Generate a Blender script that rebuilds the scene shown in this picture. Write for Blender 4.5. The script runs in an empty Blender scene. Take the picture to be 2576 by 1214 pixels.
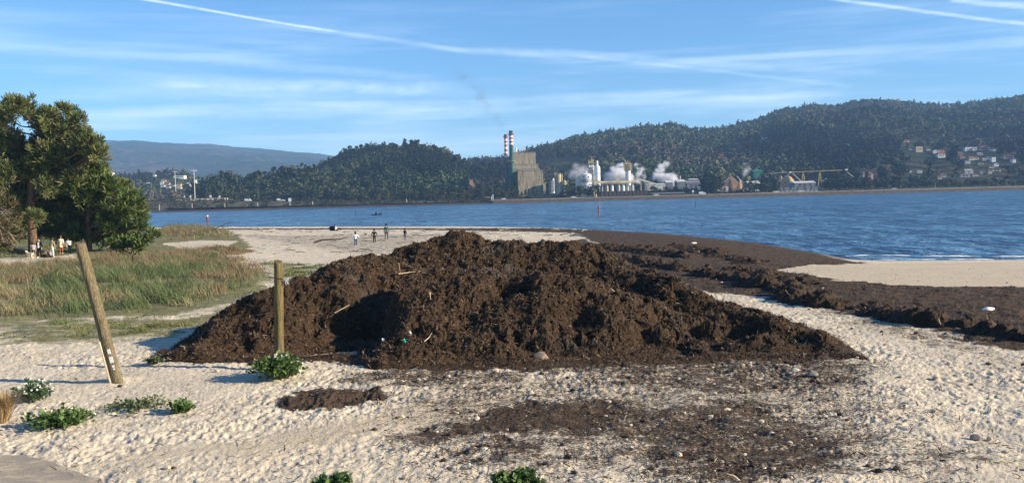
import bpy, bmesh, math, random
import numpy as np
from mathutils import Vector, Matrix
rnd = random.Random(7)
RS = np.random.RandomState(11)
S = bpy.context.scene
COL = S.collection
rad = math.radians

# ------------------------------------------------------------------ camera
CAMZ, F, CX, CY = 3.3, 2300.0, 1288.0, 607.0
PITCH, ROLL = math.atan(112/2300), rad(1.49)
_f = np.array([0, math.cos(PITCH), -math.sin(PITCH)])
_u0 = np.array([0, math.sin(PITCH), math.cos(PITCH)])
_r0 = np.array([1.0, 0, 0])
_r = math.cos(ROLL)*_r0 - math.sin(ROLL)*_u0
_u = math.cos(ROLL)*_u0 + math.sin(ROLL)*_r0
CAMP = np.array([0, 0, CAMZ])
WATER = -1.5

def raydir(px, py):
    return _f + _r*(px-CX)/F + _u*(CY-py)/F
def U(px, py, Y):                      # world point of a photo position at depth Y
    d = raydir(px, py)
    return CAMP + d*(Y/d[1])
def Zhit(px, py, z):
    d = raydir(px, py)
    return CAMP + d*((z-CAMZ)/d[2])
cam = bpy.data.objects.new('camera', bpy.data.cameras.new('camera'))
COL.objects.link(cam)
cam.data.sensor_width = 36.0
cam.data.lens = 36.0*F/2576.0
cam.data.clip_start, cam.data.clip_end = 0.1, 30000
M = Matrix(((_r[0], _u[0], -_f[0], 0), (_r[1], _u[1], -_f[1], 0), (_r[2], _u[2], -_f[2], CAMZ), (0, 0, 0, 1)))
cam.matrix_world = M
S.camera = cam

# ------------------------------------------------------------------ noise
def _hash(ix, iy, iz, seed):
    h = ix.astype(np.uint32)*np.uint32(374761393)+iy.astype(np.uint32)*np.uint32(668265263)
    h += iz.astype(np.uint32)*np.uint32(2654435769)+np.uint32((seed*974634777) & 0xFFFFFFFF)
    h ^= h >> np.uint32(13); h *= np.uint32(1274126177)
    h ^= h >> np.uint32(16); h *= np.uint32(2246822519)
    h ^= h >> np.uint32(13)
    return (h & np.uint32(0xFFFFFF))*(1.0/0xFFFFFF)
def vn(x, y, seed=0):
    ix, iy = np.floor(x), np.floor(y)
    fx, fy = x-ix, y-iy
    ix, iy = ix.astype(np.int64), iy.astype(np.int64)
    fx = fx*fx*fx*(fx*(fx*6-15)+10); fy = fy*fy*fy*(fy*(fy*6-15)+10)
    z = np.zeros_like(ix)
    a, b = _hash(ix, iy, z, seed), _hash(ix+1, iy, z, seed)
    c, d = _hash(ix, iy+1, z, seed), _hash(ix+1, iy+1, z, seed)
    return (a*(1-fx)+b*fx)*(1-fy)+(c*(1-fx)+d*fx)*fy
def fbm(x, y, seed=0, o=4, g=0.5):
    s, a, t = 0, 1.0, 0
    for i in range(o):
        c, sn = math.cos(i*1.1), math.sin(i*1.1)
        s = s + a*vn((x*c-y*sn)*2**i+i*7.3, (x*sn+y*c)*2**i-i*3.1, seed+i*17)
        t += a; a *= g
    return s/t
def worley(x, y, seed=0):
    ix, iy = np.floor(x).astype(np.int64), np.floor(y).astype(np.int64)
    best = np.full(x.shape, 9.0); idv = np.zeros(x.shape)
    for dx in (-1, 0, 1):
        for dy in (-1, 0, 1):
            cx, cy = ix+dx, iy+dy
            z = np.zeros_like(cx)
            qx = cx+0.15+0.7*_hash(cx, cy, z, seed); qy = cy+0.15+0.7*_hash(cx, cy, z+5, seed)
            d = np.hypot(x-qx, y-qy)
            m = d < best
            best = np.where(m, d, best); idv = np.where(m, _hash(cx, cy, z+9, seed), idv)
    return best, idv
def sst(a, b, x):
    t = np.clip((x-a)/(b-a), 0, 1)
    return t*t*(3-2*t)
def poly_sd(x, y, P):                  # signed distance, positive inside
    P = np.asarray(P, float); n = len(P)
    d = np.full(x.shape, 1e9); ins = np.zeros(x.shape, bool)
    for i in range(n):
        ax, ay = P[i]; bx, by = P[(i+1) % n]
        ex, ey = bx-ax, by-ay
        L = ex*ex+ey*ey+1e-12
        t = np.clip(((x-ax)*ex+(y-ay)*ey)/L, 0, 1)
        d = np.minimum(d, np.hypot(x-ax-t*ex, y-ay-t*ey))
        if abs(by-ay) > 1e-9:
            c = ((ay > y) != (by > y)) & (x < ex*(y-ay)/(by-ay)+ax)
            ins ^= c
    return np.where(ins, d, -d)

# ------------------------------------------------------------------ objects
def np_mesh(name, V, Fa, mat=None, attrs=None, smooth=False, parent=None, cols=None):
    V = np.asarray(V, np.float32).reshape(-1, 3); Fa = np.asarray(Fa, np.int32)
    me = bpy.data.meshes.new(name)
    n, k = Fa.shape
    me.vertices.add(len(V)); me.vertices.foreach_set('co', V.ravel())
    me.loops.add(n*k); me.loops.foreach_set('vertex_index', Fa.ravel())
    me.polygons.add(n)
    me.polygons.foreach_set('loop_start', np.arange(0, n*k, k, dtype=np.int32))
    try: me.polygons.foreach_set('loop_total', np.full(n, k, np.int32))
    except Exception: pass
    me.polygons.foreach_set('use_smooth', np.full(n, smooth, bool))
    for an, av in (attrs or {}).items():
        a = me.attributes.new(an, 'FLOAT', 'POINT'); a.data.foreach_set('value', np.asarray(av, np.float32).ravel())
    if cols is not None:
        c = np.ones((len(V), 4), np.float32); c[:, :3] = cols
        a = me.attributes.new('col', 'FLOAT_COLOR', 'POINT'); a.data.foreach_set('color', c.ravel())
    me.update(calc_edges=True); me.validate()
    if mat: me.materials.append(mat)
    return link(name, me, parent)
def link(name, me, parent=None):
    o = bpy.data.objects.new(name, me); COL.objects.link(o)
    if parent is not None: o.parent = parent
    return o
def tag(o, label=None, cat=None, group=None, kind=None):
    if label: o['label'] = label
    if cat: o['category'] = cat
    if group: o['group'] = group
    if kind: o['kind'] = kind
    return o
def empty(name, loc, label, cat, group=None, rz=0):
    o = bpy.data.objects.new(name, None); COL.objects.link(o)
    o.location = tuple(float(v) for v in loc); o.rotation_euler = (0, 0, rz); o.empty_display_size = 0.3
    return tag(o, label, cat, group)
def copy_tree(o, parent=None):
    c = o.copy(); COL.objects.link(c)
    if parent is not None: c.parent = parent
    for ch in list(o.children): copy_tree(ch, c)
    return c

class MB:
    def __init__(s): s.v, s.f = [], []
    def add(s, vs, fs):
        b = len(s.v); s.v += [tuple(float(c) for c in v) for v in vs]; s.f += [tuple(b+i for i in f) for f in fs]; return s
    def box(s, x0, x1, y0, y1, z0, z1):
        return s.add([(x0,y0,z0),(x1,y0,z0),(x1,y1,z0),(x0,y1,z0),(x0,y0,z1),(x1,y0,z1),(x1,y1,z1),(x0,y1,z1)],
                     [(0,3,2,1),(4,5,6,7),(0,1,5,4),(1,2,6,5),(2,3,7,6),(3,0,4,7)])
    def tube(s, pts, rs, n=8, cap=True):
        pts = [Vector(tuple(float(c) for c in p)) for p in pts]
        if not hasattr(rs, '__len__'): rs = [rs]*len(pts)
        vs, fs = [], []
        for i, p in enumerate(pts):
            d = (pts[min(i+1, len(pts)-1)]-pts[max(i-1, 0)]).normalized()
            a = d.cross(Vector((0, 0, 1)) if abs(d.z) < 0.9 else Vector((1, 0, 0))).normalized(); b = d.cross(a)
            for k in range(n):
                t = 2*math.pi*k/n
                vs.append(p+(a*math.cos(t)+b*math.sin(t))*rs[i])
        for i in range(len(pts)-1):
            for k in range(n):
                k2 = (k+1) % n
                fs.append((i*n+k, i*n+k2, (i+1)*n+k2, (i+1)*n+k))
        if cap: fs += [tuple(range(n))[::-1], tuple(range((len(pts)-1)*n, len(pts)*n))]
        return s.add(vs, fs)
    def lathe(s, c, prof, n=20):           # prof: (r, z) list
        vs, fs = [], []
        for r, z in prof:
            for k in range(n):
                t = 2*math.pi*k/n; vs.append((c[0]+r*math.cos(t), c[1]+r*math.sin(t), c[2]+z))
        for i in range(len(prof)-1):
            for k in range(n):
                k2 = (k+1) % n; fs.append((i*n+k, i*n+k2, (i+1)*n+k2, (i+1)*n+k))
        fs += [tuple(range(n))[::-1], tuple(range((len(prof)-1)*n, len(prof)*n))]
        return s.add(vs, fs)
    def build(s, name, mat, parent=None, smooth=False, bevel=0, origin=None):
        me = bpy.data.meshes.new(name)
        o0 = Vector((0, 0, 0))
        if parent is not None: o0 = Vector(parent.location) if parent.parent is None else Vector((0, 0, 0))
        if parent is not None and parent.parent is not None: o0 = Vector(parent.parent.location)
        if parent is None and origin is not None: o0 = Vector(tuple(float(c) for c in origin))
        me.from_pydata([tuple(Vector(v)-o0) for v in s.v], [], s.f); me.update()
        bm = bmesh.new(); bm.from_mesh(me); bmesh.ops.recalc_face_normals(bm, faces=bm.faces)
        if bevel: bmesh.ops.bevel(bm, geom=bm.edges[:], offset=bevel, segments=2, affect='EDGES', clamp_overlap=True)
        bm.to_mesh(me); bm.free()
        me.polygons.foreach_set('use_smooth', [smooth]*len(me.polygons))
        if mat: me.materials.append(mat)
        o = link(name, me, parent)
        if parent is None and origin is not None: o.location = o0
        return o

# ------------------------------------------------------------------ materials
def newmat(name):
    m = bpy.data.materials.new(name); m.use_nodes = True
    nt = m.node_tree; nt.nodes.clear()
    out = nt.nodes.new('ShaderNodeOutputMaterial')
    return m, nt, out
def N(nt, t, **kw):
    n = nt.nodes.new(t)
    for k, v in kw.items():
        if k in n.inputs.keys() if hasattr(n.inputs, 'keys') else False: n.inputs[k].default_value = v
        else: setattr(n, k, v)
    return n
def mth(nt, op, a, b=None, c=None):
    n = nt.nodes.new('ShaderNodeMath'); n.operation = op
    for i, v in enumerate((a, b, c)):
        if v is None: continue
        if isinstance(v, (int, float)): n.inputs[i].default_value = v
        else: nt.links.new(v, n.inputs[i])
    return n.outputs[0]
def mixc(nt, fac, a, b, mode='MIX'):
    n = nt.nodes.new('ShaderNodeMix'); n.data_type = 'RGBA'; n.blend_type = mode
    for i, v in ((0, fac), (6, a), (7, b)):
        if isinstance(v, (int, float)): n.inputs[i].default_value = v
        elif isinstance(v, tuple): n.inputs[i].default_value = (*v[:3], 1)
        else: nt.links.new(v, n.inputs[i])
    return n.outputs[2]
def noise(nt, vec, scale, detail=4, rough=0.55, dist=0.0):
    n = nt.nodes.new('ShaderNodeTexNoise')
    n.inputs['Scale'].default_value = scale; n.inputs['Detail'].default_value = detail
    n.inputs['Roughness'].default_value = rough; n.inputs['Distortion'].default_value = dist
    if vec is not None: nt.links.new(vec, n.inputs['Vector'])
    return n.outputs[0]
def mapr(nt, v, a, b, c=0.0, d=1.0, smooth=True):
    n = nt.nodes.new('ShaderNodeMapRange')
    if smooth: n.interpolation_type = 'SMOOTHSTEP'
    nt.links.new(v, n.inputs[0])
    for i, x in enumerate((a, b, c, d)): n.inputs[i+1].default_value = x
    return n.outputs[0]
def scaled(nt, vec, s):
    n = nt.nodes.new('ShaderNodeVectorMath'); n.operation = 'MULTIPLY'
    nt.links.new(vec, n.inputs[0]); n.inputs[1].default_value = s
    return n.outputs[0]
def attr(nt, name, out='Fac'):
    n = nt.nodes.new('ShaderNodeAttribute'); n.attribute_name = name
    return n.outputs[out]
def bsdf(nt, out, col, rough=0.8, bump=None, bstr=0.3, bdist=0.02, spec=0.3, metal=0.0):
    p = nt.nodes.new('ShaderNodeBsdfPrincipled')
    if isinstance(col, tuple): p.inputs['Base Color'].default_value = (*col[:3], 1)
    else: nt.links.new(col, p.inputs['Base Color'])
    if isinstance(rough, (int, float)): p.inputs['Roughness'].default_value = rough
    else: nt.links.new(rough, p.inputs['Roughness'])
    p.inputs['Specular IOR Level'].default_value = spec
    p.inputs['Metallic'].default_value = metal
    if bump is not None:
        b = nt.nodes.new('ShaderNodeBump'); b.inputs['Strength'].default_value = bstr; b.inputs['Distance'].default_value = bdist
        nt.links.new(bump, b.inputs['Height']); nt.links.new(b.outputs[0], p.inputs['Normal'])
    nt.links.new(p.outputs[0], out.inputs[0])
    return p
_mc = {}
def simple(name, col, rough=0.7, scale=3.0, var=0.35, spec=0.3, stretch=(1, 1, 1), bump=0.0):
    if name in _mc: return _mc[name]
    m, nt, out = newmat(name)
    tc = nt.nodes.new('ShaderNodeTexCoord')
    v = scaled(nt, tc.outputs['Object'], stretch)
    n1 = noise(nt, v, scale, 5, 0.6)
    c = mixc(nt, mapr(nt, n1, 0.3, 0.7), tuple(x*(1-var) for x in col), tuple(min(1, x*(1+var)) for x in col))
    bsdf(nt, out, c, rough, n1 if bump else None, bump, 0.02, spec)
    _mc[name] = m
    return m
def colmat(name, rough=0.75, spec=0.25, transl=0.0):
    m, nt, out = newmat(name)
    c = attr(nt, 'col', 'Color')
    p = bsdf(nt, out, c, rough, spec=spec)
    if transl:
        t = nt.nodes.new('ShaderNodeBsdfTranslucent'); nt.links.new(c, t.inputs[0])
        mx = nt.nodes.new('ShaderNodeMixShader'); mx.inputs[0].default_value = transl
        nt.links.new(p.outputs[0], mx.inputs[1]); nt.links.new(t.outputs[0], mx.inputs[2]); nt.links.new(mx.outputs[0], out.inputs[0])
    return m
FOL = colmat('foliage', 0.6, 0.3, 0.28)
FARFOL = colmat('far_foliage', 0.9, 0.05)
WEEDM = colmat('seaweed_strand', 0.6, 0.35)
BLADE = colmat('grass_blade', 0.7, 0.2, 0.2)

# ------------------------------------------------------------------ ground shape
SHORE_PX = [(-900, 585), (0, 580), (370, 575), (540, 573), (900, 572), (1240, 572), (1440, 576), (1700, 590), (1900, 610), (2060, 637), (2150, 654), (2230, 658), (2400, 657), (2576, 656), (2900, 657)]
SHORE = [Zhit(px, py, WATER)[:2] for px, py in SHORE_PX]
_sx, _sy = zip(*[(p[0], p[1]) for p in SHORE])
SEA_POLY = [(-500, 900)] + [(-500, _sy[0])] + list(zip(_sx, _sy)) + [(500, _sy[-1]+5), (500, 900)]
DUNES = []
def gbase(x, y):
    x = np.asarray(x, float); y = np.asarray(y, float)
    z = -1.05*sst(17.5, 75, y)
    d = -poly_sd(x, y, SEA_POLY)           # metres inland
    sh = WATER + np.where(d > 0, 0.055*d+0.10*sst(0, 2.0, d), 0.12*d)
    z = np.where(sh < z, sh, z)
    for (cx, cy, rx, ry, h) in DUNES:
        z = z + h*np.exp(-((x-cx)/rx)**2-((y-cy)/ry)**2)
    return z
def g1(x, y): return float(gbase(np.array([x]), np.array([y]))[0])
_YS = np.exp(np.linspace(math.log(7), math.log(320), 260))
def march(px, py, f, Ys):              # first point where the view line of (px, py) meets the surface f
    d = raydir(px, py); t = Ys/d[1]
    P = CAMP+d*t[:, None]; e = P[:, 2]-f(P[:, 0], P[:, 1])
    i = int(np.argmax(e < 0))
    if i == 0: return None
    w = e[i-1]/(e[i-1]-e[i]); return P[i-1]*(1-w)+P[i]*w
def G(px, py):                           # photo position -> point on the beach
    q = march(px, py, gbase, _YS)
    if q is None: q = Zhit(px, py, WATER)
    return np.array([q[0], q[1], g1(q[0], q[1])])
def Gp(pts): return [tuple(G(a, b)[:2]) for a, b in pts]
for (px, py, rx, ry, h) in [(297, 956, .35, .30, .07), (706, 940, .55, .40, .10), (330, 700, 5, 4, 0.35), (520, 715, 3.5, 3, 0.3), (120, 720, 5, 4, 0.3), (480, 595, 9, 7, 0.5), (560, 645, 4, 3, 0.25)]:
    p = G(px, py); DUNES.append((p[0], p[1], rx, ry, h))

# regions of weed, grass and trampled sand, as polygons on the ground
WEED = [  # density, soft edge (m), polygon
 (1.0, 0.25, Gp([(650,1012),(720,992),(830,980),(930,986),(1010,975),(960,1002),(900,1020),(840,1032),(740,1030)])),
 (.76, 0.8, Gp([(980,1095),(1130,1040),(1250,1010),(1400,985),(1540,985),(1600,1010),(1680,1060),(1600,1110),(1400,1125),(1200,1110)])),
 (.74, 0.5, Gp([(1080,1112),(1180,1108),(1300,1115),(1370,1150),(1250,1160)])),
 (.95, 0.4, Gp([(1150,900),(2140,880),(2170,900),(2000,912),(1700,920),(1400,934),(1150,932)])),
 (.62, 0.7, Gp([(1150,905),(2150,880),(2260,925),(2120,985),(1900,1010),(1600,975),(1400,950)])),
 (.66, 1.0, Gp([(1450,1000),(1900,985),(2120,1050),(2300,1214),(1700,1240),(1480,1140)])),
 (.52, 1.6, Gp([(900,940),(1300,930),(2200,900),(2350,1000),(2500,1240),(1300,1240),(1000,1140)])),
 (.62, 0.7, Gp([(800,925),(1350,925),(1350,970),(1000,985),(850,955)])),
 (.52, 1.2, Gp([(2050,1060),(2576,1120),(2576,1214),(2000,1214)])),
 (1.0, 0.5, Gp([(1040,578),(1240,574),(1440,576),(1700,590),(1900,610),(2060,637),(2140,656),(2200,661),(1960,676),(2100,705),(2300,717),(2576,722),(2700,730),(2750,905),(2576,882),(2450,862),(2300,822),(2150,792),(1950,752),(1800,735),(1640,692),(1560,650),(1500,612),(1440,585),(1300,582)])),
 (.78, 0.5, Gp([(1340,615),(1470,600),(1560,640),(1640,690),(1480,640)])),
 (.64, 1.2, Gp([(1950,745),(2140,775),(2420,850),(2576,905),(2576,950),(2350,880),(2180,830)])),
 (.47, 3.0, Gp([(560,585),(1300,585),(1340,600),(1150,585),(1000,640),(850,640)])),
 (.9, 0.8, Gp([(380,577),(540,574.5),(900,573.5),(1240,573.5),(1240,577),(900,577),(540,578),(380,581)])),
]
SMOOTHS = [Gp([(930,1060),(1100,1010),(1300,1000),(1250,1020),(1150,1045),(1000,1090),(300,1180),(200,1160)]), Gp([(1960,676),(2230,661),(2700,658),(2700,725),(2300,717),(2100,705)])]
GRASSY = [(.8, 1.2, Gp([(-60,800),(430,800),(620,760),(700,690),(760,700),(840,680),(760,730),(620,805),(450,850),(-60,880)])),
          (.75, 1.5, Gp([(600,650),(840,675),(760,700),(690,700),(640,660)])),
          (1.0, 1.0, Gp([(-60,640),(300,622),(480,600),(600,590),(640,620),(560,640),(690,690),(690,725),(560,768),(430,798),(200,798),(-60,815)])),
          (1.1, 2.0, Gp([(-300,655),(-300,590),(380,583),(560,583),(600,600),(420,612),(300,625),(60,640)])),
          (.6, .4, Gp([(280,1010),(480,1000),(480,1040),(300,1030)])), (.55, .4, Gp([(80,1060),(250,1040),(240,1080),(130,1090)]))]
PALE = [Gp([(-300,655),(60,648),(190,640),(190,662),(120,672),(0,682),(-300,695)]), Gp([(410,612),(500,605),(600,605),(560,625),(470,628)])]
def field(x, y, regs):
    w = np.zeros(x.shape)
    for dn, sf, P in regs:
        d = poly_sd(x, y, P)
        w = np.maximum(w, dn*sst(-sf, sf, d))
    return w
def build_ground():
    th = np.concatenate([np.linspace(-78, -33, 60)[:-1], np.linspace(-33, 33, 1120), np.linspace(33, 78, 60)[1:]])*math.pi/180
    r, rows = 5.0, []
    while r < 330:
        rows.append(r); r += max(0.034*(r/10.5)**1.35, 0.03)
    r = np.array(rows)
    TH, R = np.meshgrid(th, r)
    x, y = (R*np.sin(TH)).ravel(), (R*np.cos(TH)).ravel()
    y = y; keep = None
    z = gbase(x, y)
    inl = -poly_sd(x, y, SEA_POLY)
    wx = x+1.2*(fbm(x*.9, y*.9, 3, 3)-.5)+.5*(fbm(x*4, y*4, 5, 2)-.5); wy = y+1.2*(fbm(x*.9+40, y*.9, 4, 3)-.5)+.5*(fbm(x*4, y*4+9, 6, 2)-.5)
    weed = field(wx, wy, WEED)
    grassy = field(wx, wy, GRASSY)
    pale = np.zeros(x.shape)
    for P in PALE: pale = np.maximum(pale, sst(-.4, .4, poly_sd(wx, wy, P)))
    grassy *= 1-pale
    sm = np.zeros(x.shape)
    for P in SMOOTHS: sm = np.maximum(sm, sst(-.5, .5, poly_sd(wx, wy, P)))
    # sand relief: foot prints, scuffs, small hummocks
    dist = np.hypot(x, y)
    qx, qy = x+.18*(vn(x*3, y*3, 21)-.5), y+.18*(vn(x*3+8, y*3, 22)-.5)
    w1, id1 = worley(qx*6.2, qy*4.2, 31)
    w2, id2 = worley(qx*14, qy*10, 41)
    pit = -np.where(id1 > .25, 1, .2)*(1-sst(.08, .48, w1))*.030*(fbm(x*.8, y*.8, 35, 2) > .42) + .008*sst(.35, .6, w1)
    pit2 = -np.where(id2 > .35, 1, 0)*(1-sst(.1, .5, w2))*.016
    n1 = (fbm(x*1.3, y*1.3, 51, 3)-.5)*.12
    n2 = (fbm(x*8, y*11, 61, 4, .6)-.5)*.050+(vn(x*38, y*45, 66)-.5)*.014
    amp = (.02+1.05*fbm(x*.35, y*.35, 71, 3))*(1-.85*sm)*(1-.35*np.clip(grassy, 0, 1))
    amp = amp*sst(0.2, 4, inl)
    z = z+amp*(pit+pit2+n1+n2)
    wet = sst(3.0, 0.3, inl)
    wr = weed*(fbm(x*2.2, y*2.2, 81, 4)-.42)*.13*sst(0.2, 3, inl)
    z = z+np.maximum(wr, -.02)
    z = z+grassy*(fbm(x*.9, y*.9, 91, 3)-.45)*.18*sst(2, 6, inl)
    nr, nc = TH.shape
    i = np.arange(nr*nc).reshape(nr, nc)
    Fa = np.stack([i[:-1, :-1], i[:-1, 1:], i[1:, 1:], i[1:, :-1]], -1).reshape(-1, 4)
    deep = (z < WATER-1.5)
    Fa = Fa[~deep[Fa].all(1)]
    m, nt, out = newmat('beach_sand')
    tc = nt.nodes.new('ShaderNodeTexCoord'); P = tc.outputs['Object']
    na = noise(nt, P, .55, 5, .6); nb = noise(nt, P, 6, 5, .65); nc_ = noise(nt, P, 28, 4, .7); nd = noise(nt, P, 110, 2, .6)
    sand = mixc(nt, mapr(nt, na, .3, .7), (.49, .42, .31), (.62, .54, .405))
    sand = mixc(nt, mapr(nt, nb, .35, .75), sand, (.66, .58, .44))
    sand = mixc(nt, mapr(nt, nc_, .54, .68, 0, .7), sand, (.25, .20, .145))
    sand = mixc(nt, mapr(nt, nd, .64, .72, 0, .5), sand, (.10, .075, .05))
    smat = attr(nt, 'smooth'); sand = mixc(nt, mth(nt, 'MULTIPLY', smat, .55), sand, (.47, .38, .25))
    # seaweed litter lying on the sand
    wd = attr(nt, 'weed')
    wn = mth(nt, 'ADD', mth(nt, 'MULTIPLY', noise(nt, scaled(nt, P, (1, 1.5, 1)), 2.6, 6, .72), .55), mth(nt, 'MULTIPLY', nc_, .45))
    nz = noise(nt, scaled(nt, P, (1, 1.6, 1)), 19, 4, .75)
    wn = mth(nt, 'ADD', mth(nt, 'MULTIPLY', wn, .62), mth(nt, 'MULTIPLY', nz, .38))
    wf = mapr(nt, mth(nt, 'ADD', mth(nt, 'MULTIPLY', mth(nt, 'SUBTRACT', wn, .5), 2.6), mth(nt, 'SUBTRACT', wd, .5)), -.10, .14)
    wcol = mixc(nt, mapr(nt, nc_, .35, .65), (.034, .022, .014), (.088, .060, .038))
    wcol = mixc(nt, mapr(nt, nd, .6, .7, 0, .5), wcol, (.20, .16, .11))
    sand = mixc(nt, wf, sand, wcol)
    gr = attr(nt, 'grassy')
    gn = mth(nt, 'ADD', mth(nt, 'MULTIPLY', noise(nt, scaled(nt, P, (1, 1.4, 1)), 1.5, 6, .75), .65), mth(nt, 'MULTIPLY', nc_, .35))
    gf = mapr(nt, mth(nt, 'ADD', mth(nt, 'MULTIPLY', mth(nt, 'SUBTRACT', gn, .5), 2.0), mth(nt, 'SUBTRACT', gr, .62)), -.18, .22)
    gcol = mixc(nt, mapr(nt, nb, .35, .65), (.12, .135, .05), (.22, .19, .10))
    col = mixc(nt, gf, sand, gcol)
    col = mixc(nt, mth(nt, 'MULTIPLY', attr(nt, 'wet'), .75), col, (.06, .048, .036))
    bh = mth(nt, 'ADD', mth(nt, 'MULTIPLY', nb, .8), mth(nt, 'MULTIPLY', nc_, .35))
    bsdf(nt, out, col, .9, bh, .8, .05, .15)
    o = np_mesh('beach', np.stack([x, y, z], 1), Fa, m, dict(weed=weed, grassy=grassy, wet=wet, smooth=sm), True)
    tag(o, 'pale trampled sand beach running from the foreground to the water', 'beach', kind='structure')
    return o
build_ground()

# ------------------------------------------------------------------ water
def build_water():
    m, nt, out = newmat('estuary_water')
    tc = nt.nodes.new('ShaderNodeTexCoord'); P = tc.outputs['Object']
    a = noise(nt, scaled(nt, P, (.55, .30, 1)), .8, 4, .65, .5)
    b = noise(nt, scaled(nt, P, (1, .45, 1)), 1.6, 3, .6, .4)
    e = noise(nt, scaled(nt, P, (.10, .05, 1)), 1.0, 4, .6, .3)
    c = noise(nt, scaled(nt, P, (.012, .03, 1)), 1.0, 3, .6)
    h = mth(nt, 'ADD', mth(nt, 'ADD', mth(nt, 'MULTIPLY', a, 2.2), mth(nt, 'MULTIPLY', b, .35)), mth(nt, 'MULTIPLY', e, 7.0))
    t = mth(nt, 'ADD', mth(nt, 'MULTIPLY', a, .6), mth(nt, 'MULTIPLY', e, .4))
    col = mixc(nt, mapr(nt, t, .42, .58), (.018, .060, .135), (.080, .20, .35))  # ripple light and dark put into the base colour, following the bump noise
    col = mixc(nt, mapr(nt, c, .45, .65, 0, .5), col, (.028, .105, .20))
    p = bsdf(nt, out, col, .25, h, 1.0, 1.6, .5)
    p.inputs['IOR'].default_value = 1.33
    xs = np.concatenate([np.linspace(-2500, -300, 12)[:-1], np.linspace(-300, 300, 161), np.linspace(300, 2500, 12)[1:]])
    ys = np.concatenate([np.linspace(25, 220, 160), np.linspace(230, 720, 40)])
    X, Y = np.meshgrid(xs, ys); nr, nc = X.shape
    i = np.arange(nr*nc).reshape(nr, nc)
    Fa = np.stack([i[:-1, :-1], i[:-1, 1:], i[1:, 1:], i[1:, :-1]], -1).reshape(-1, 4)
    Z = WATER+.05*(fbm(X*.11, Y*.3, 5, 3)-.5)
    o = np_mesh('water', np.stack([X, Y, Z], -1).reshape(-1, 3), Fa, m, smooth=True)
    tag(o, 'blue rippled estuary water between the beach and the far shore', 'water', kind='structure')
    # breaking wavelets along the right-hand waterline
    mb = []; fs = []
    for (pts, w) in ([[(2130, 646), (2180, 643.5), (2260, 644), (2350, 645), (2460, 646), (2600, 647), (2800, 648)], .3],
                     [[(2200, 655.5), (2300, 654.5), (2420, 653.5), (2600, 654)], .22], [[(1860, 607), (1890, 609.5), (1930, 613)], .25],
                     [[(1700, 588.5), (1760, 591.5), (1800, 595)], .2]):
        pw = [Zhit(px, py, WATER) for px, py in pts]
        xs_ = np.linspace(pw[0][0], pw[-1][0], 160); ys_ = np.interp(xs_, [p[0] for p in pw], [p[1] for p in pw])
        ww = w*np.clip(fbm(xs_*.9, xs_*0, 3, 4)*2.6-.85, .0, 1.3)*np.sin(np.linspace(0.05, 3.09, 160))**.4
        yc = ys_+.5*(vn(xs_*.35, xs_*0, 9)-.5)
        base = len(mb)*1
        for k in range(160):
            b = len(mb)
            mb += [(xs_[k], yc[k]-ww[k], WATER+.04), (xs_[k], yc[k], WATER+.04+.10*min(1, ww[k]*3)), (xs_[k], yc[k]+ww[k], WATER+.03)]
            if k: fs += [(b-3, b, b+1, b-2), (b-2, b+1, b+2, b-1)]
    fm = simple('foam', (.75, .78, .8), .6, 6, .15)
    o = np_mesh('foam', mb, fs, fm, smooth=True)
    tag(o, 'thin white foam of wavelets breaking at the edge of the beach', 'foam', kind='stuff')
build_water()

# ------------------------------------------------------------------ seaweed heap
def seg_h(x, y, pts, s, rr=.25):
    """rounded ridge: polyline of (x, y, height), slope s"""
    H = np.full(x.shape, -9.0)
    P = pts
    for i in range(len(P)-1):
        ax, ay, ah = P[i]; bx, by, bh = P[i+1]
        ex, ey = bx-ax, by-ay; L = ex*ex+ey*ey+1e-9
        t = np.clip(((x-ax)*ex+(y-ay)*ey)/L, 0, 1)
        d = np.hypot(x-ax-t*ex, y-ay-t*ey)
        d = np.sqrt(d*d+rr*rr)-rr
        H = np.maximum(H, ah+(bh-ah)*t-s*d)
    return H
def ridge(pts, dz=0.0):
    out = []
    for px, py, Y in pts:
        p = U(px, py, Y); out.append((p[0], p[1], p[2]-g1(p[0], p[1])+dz))
    return out
def smax(a, b, k=.12):
    h = np.clip(.5+.5*(a-b)/k, 0, 1)
    return b*(1-h)+a*h+k*h*(1-h)
R_REAR = ridge([(1015,640,25.5),(1060,607,26),(1120,590,26.3),(1150,583,26.3),(1200,600,26),(1280,611,26),(1370,607,26),(1480,620,25.5),(1560,660,24.5)])
R_LEFT = ridge([(1012,645,25),(950,643,24),(890,648,23.3),(870,655,23),(800,692,22.5),(700,720,21.8),(600,793,20.8),(535,838,20.1),(470,872,20.2),(415,889,20.15)])
R_RIGHT = ridge([(1560,660,24.5),(1640,692,23),(1700,707,22.2),(1800,757,21),(1900,787,20.2),(2000,822,19.4),(2050,838,19),(2100,868,18.4),(2145,898,18)])
R_LOBE = ridge([(1040,703,21.5),(1150,690,21.8),(1300,692,21.6),(1450,712,21.3),(1550,745,21.0),(1650,790,20.4)])
R_SPUR = ridge([(1040,703,21.5),(1000,748,20.6),(975,800,19.6),(960,848,18.8),(950,895,18.1)])
R_SPUR2 = ridge([(1650,790,20.4),(1720,830,19.2),(1760,880,18.3)])
R_RLOW = ridge([(1850,850,18.9),(1950,840,18.9),(2040,845,18.8)])
R_SKIRT = [(*G(px, py-7)[:2], .07) for px, py in [(400,893),(450,907),(540,914),(640,915),(760,909),(860,906),(900,915),(1000,926),(1150,931),(1300,926),(1450,917),(1620,917),(1800,907),(2000,906),(2100,904),(2150,906)]]
PITS_BUMPS = []
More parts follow.
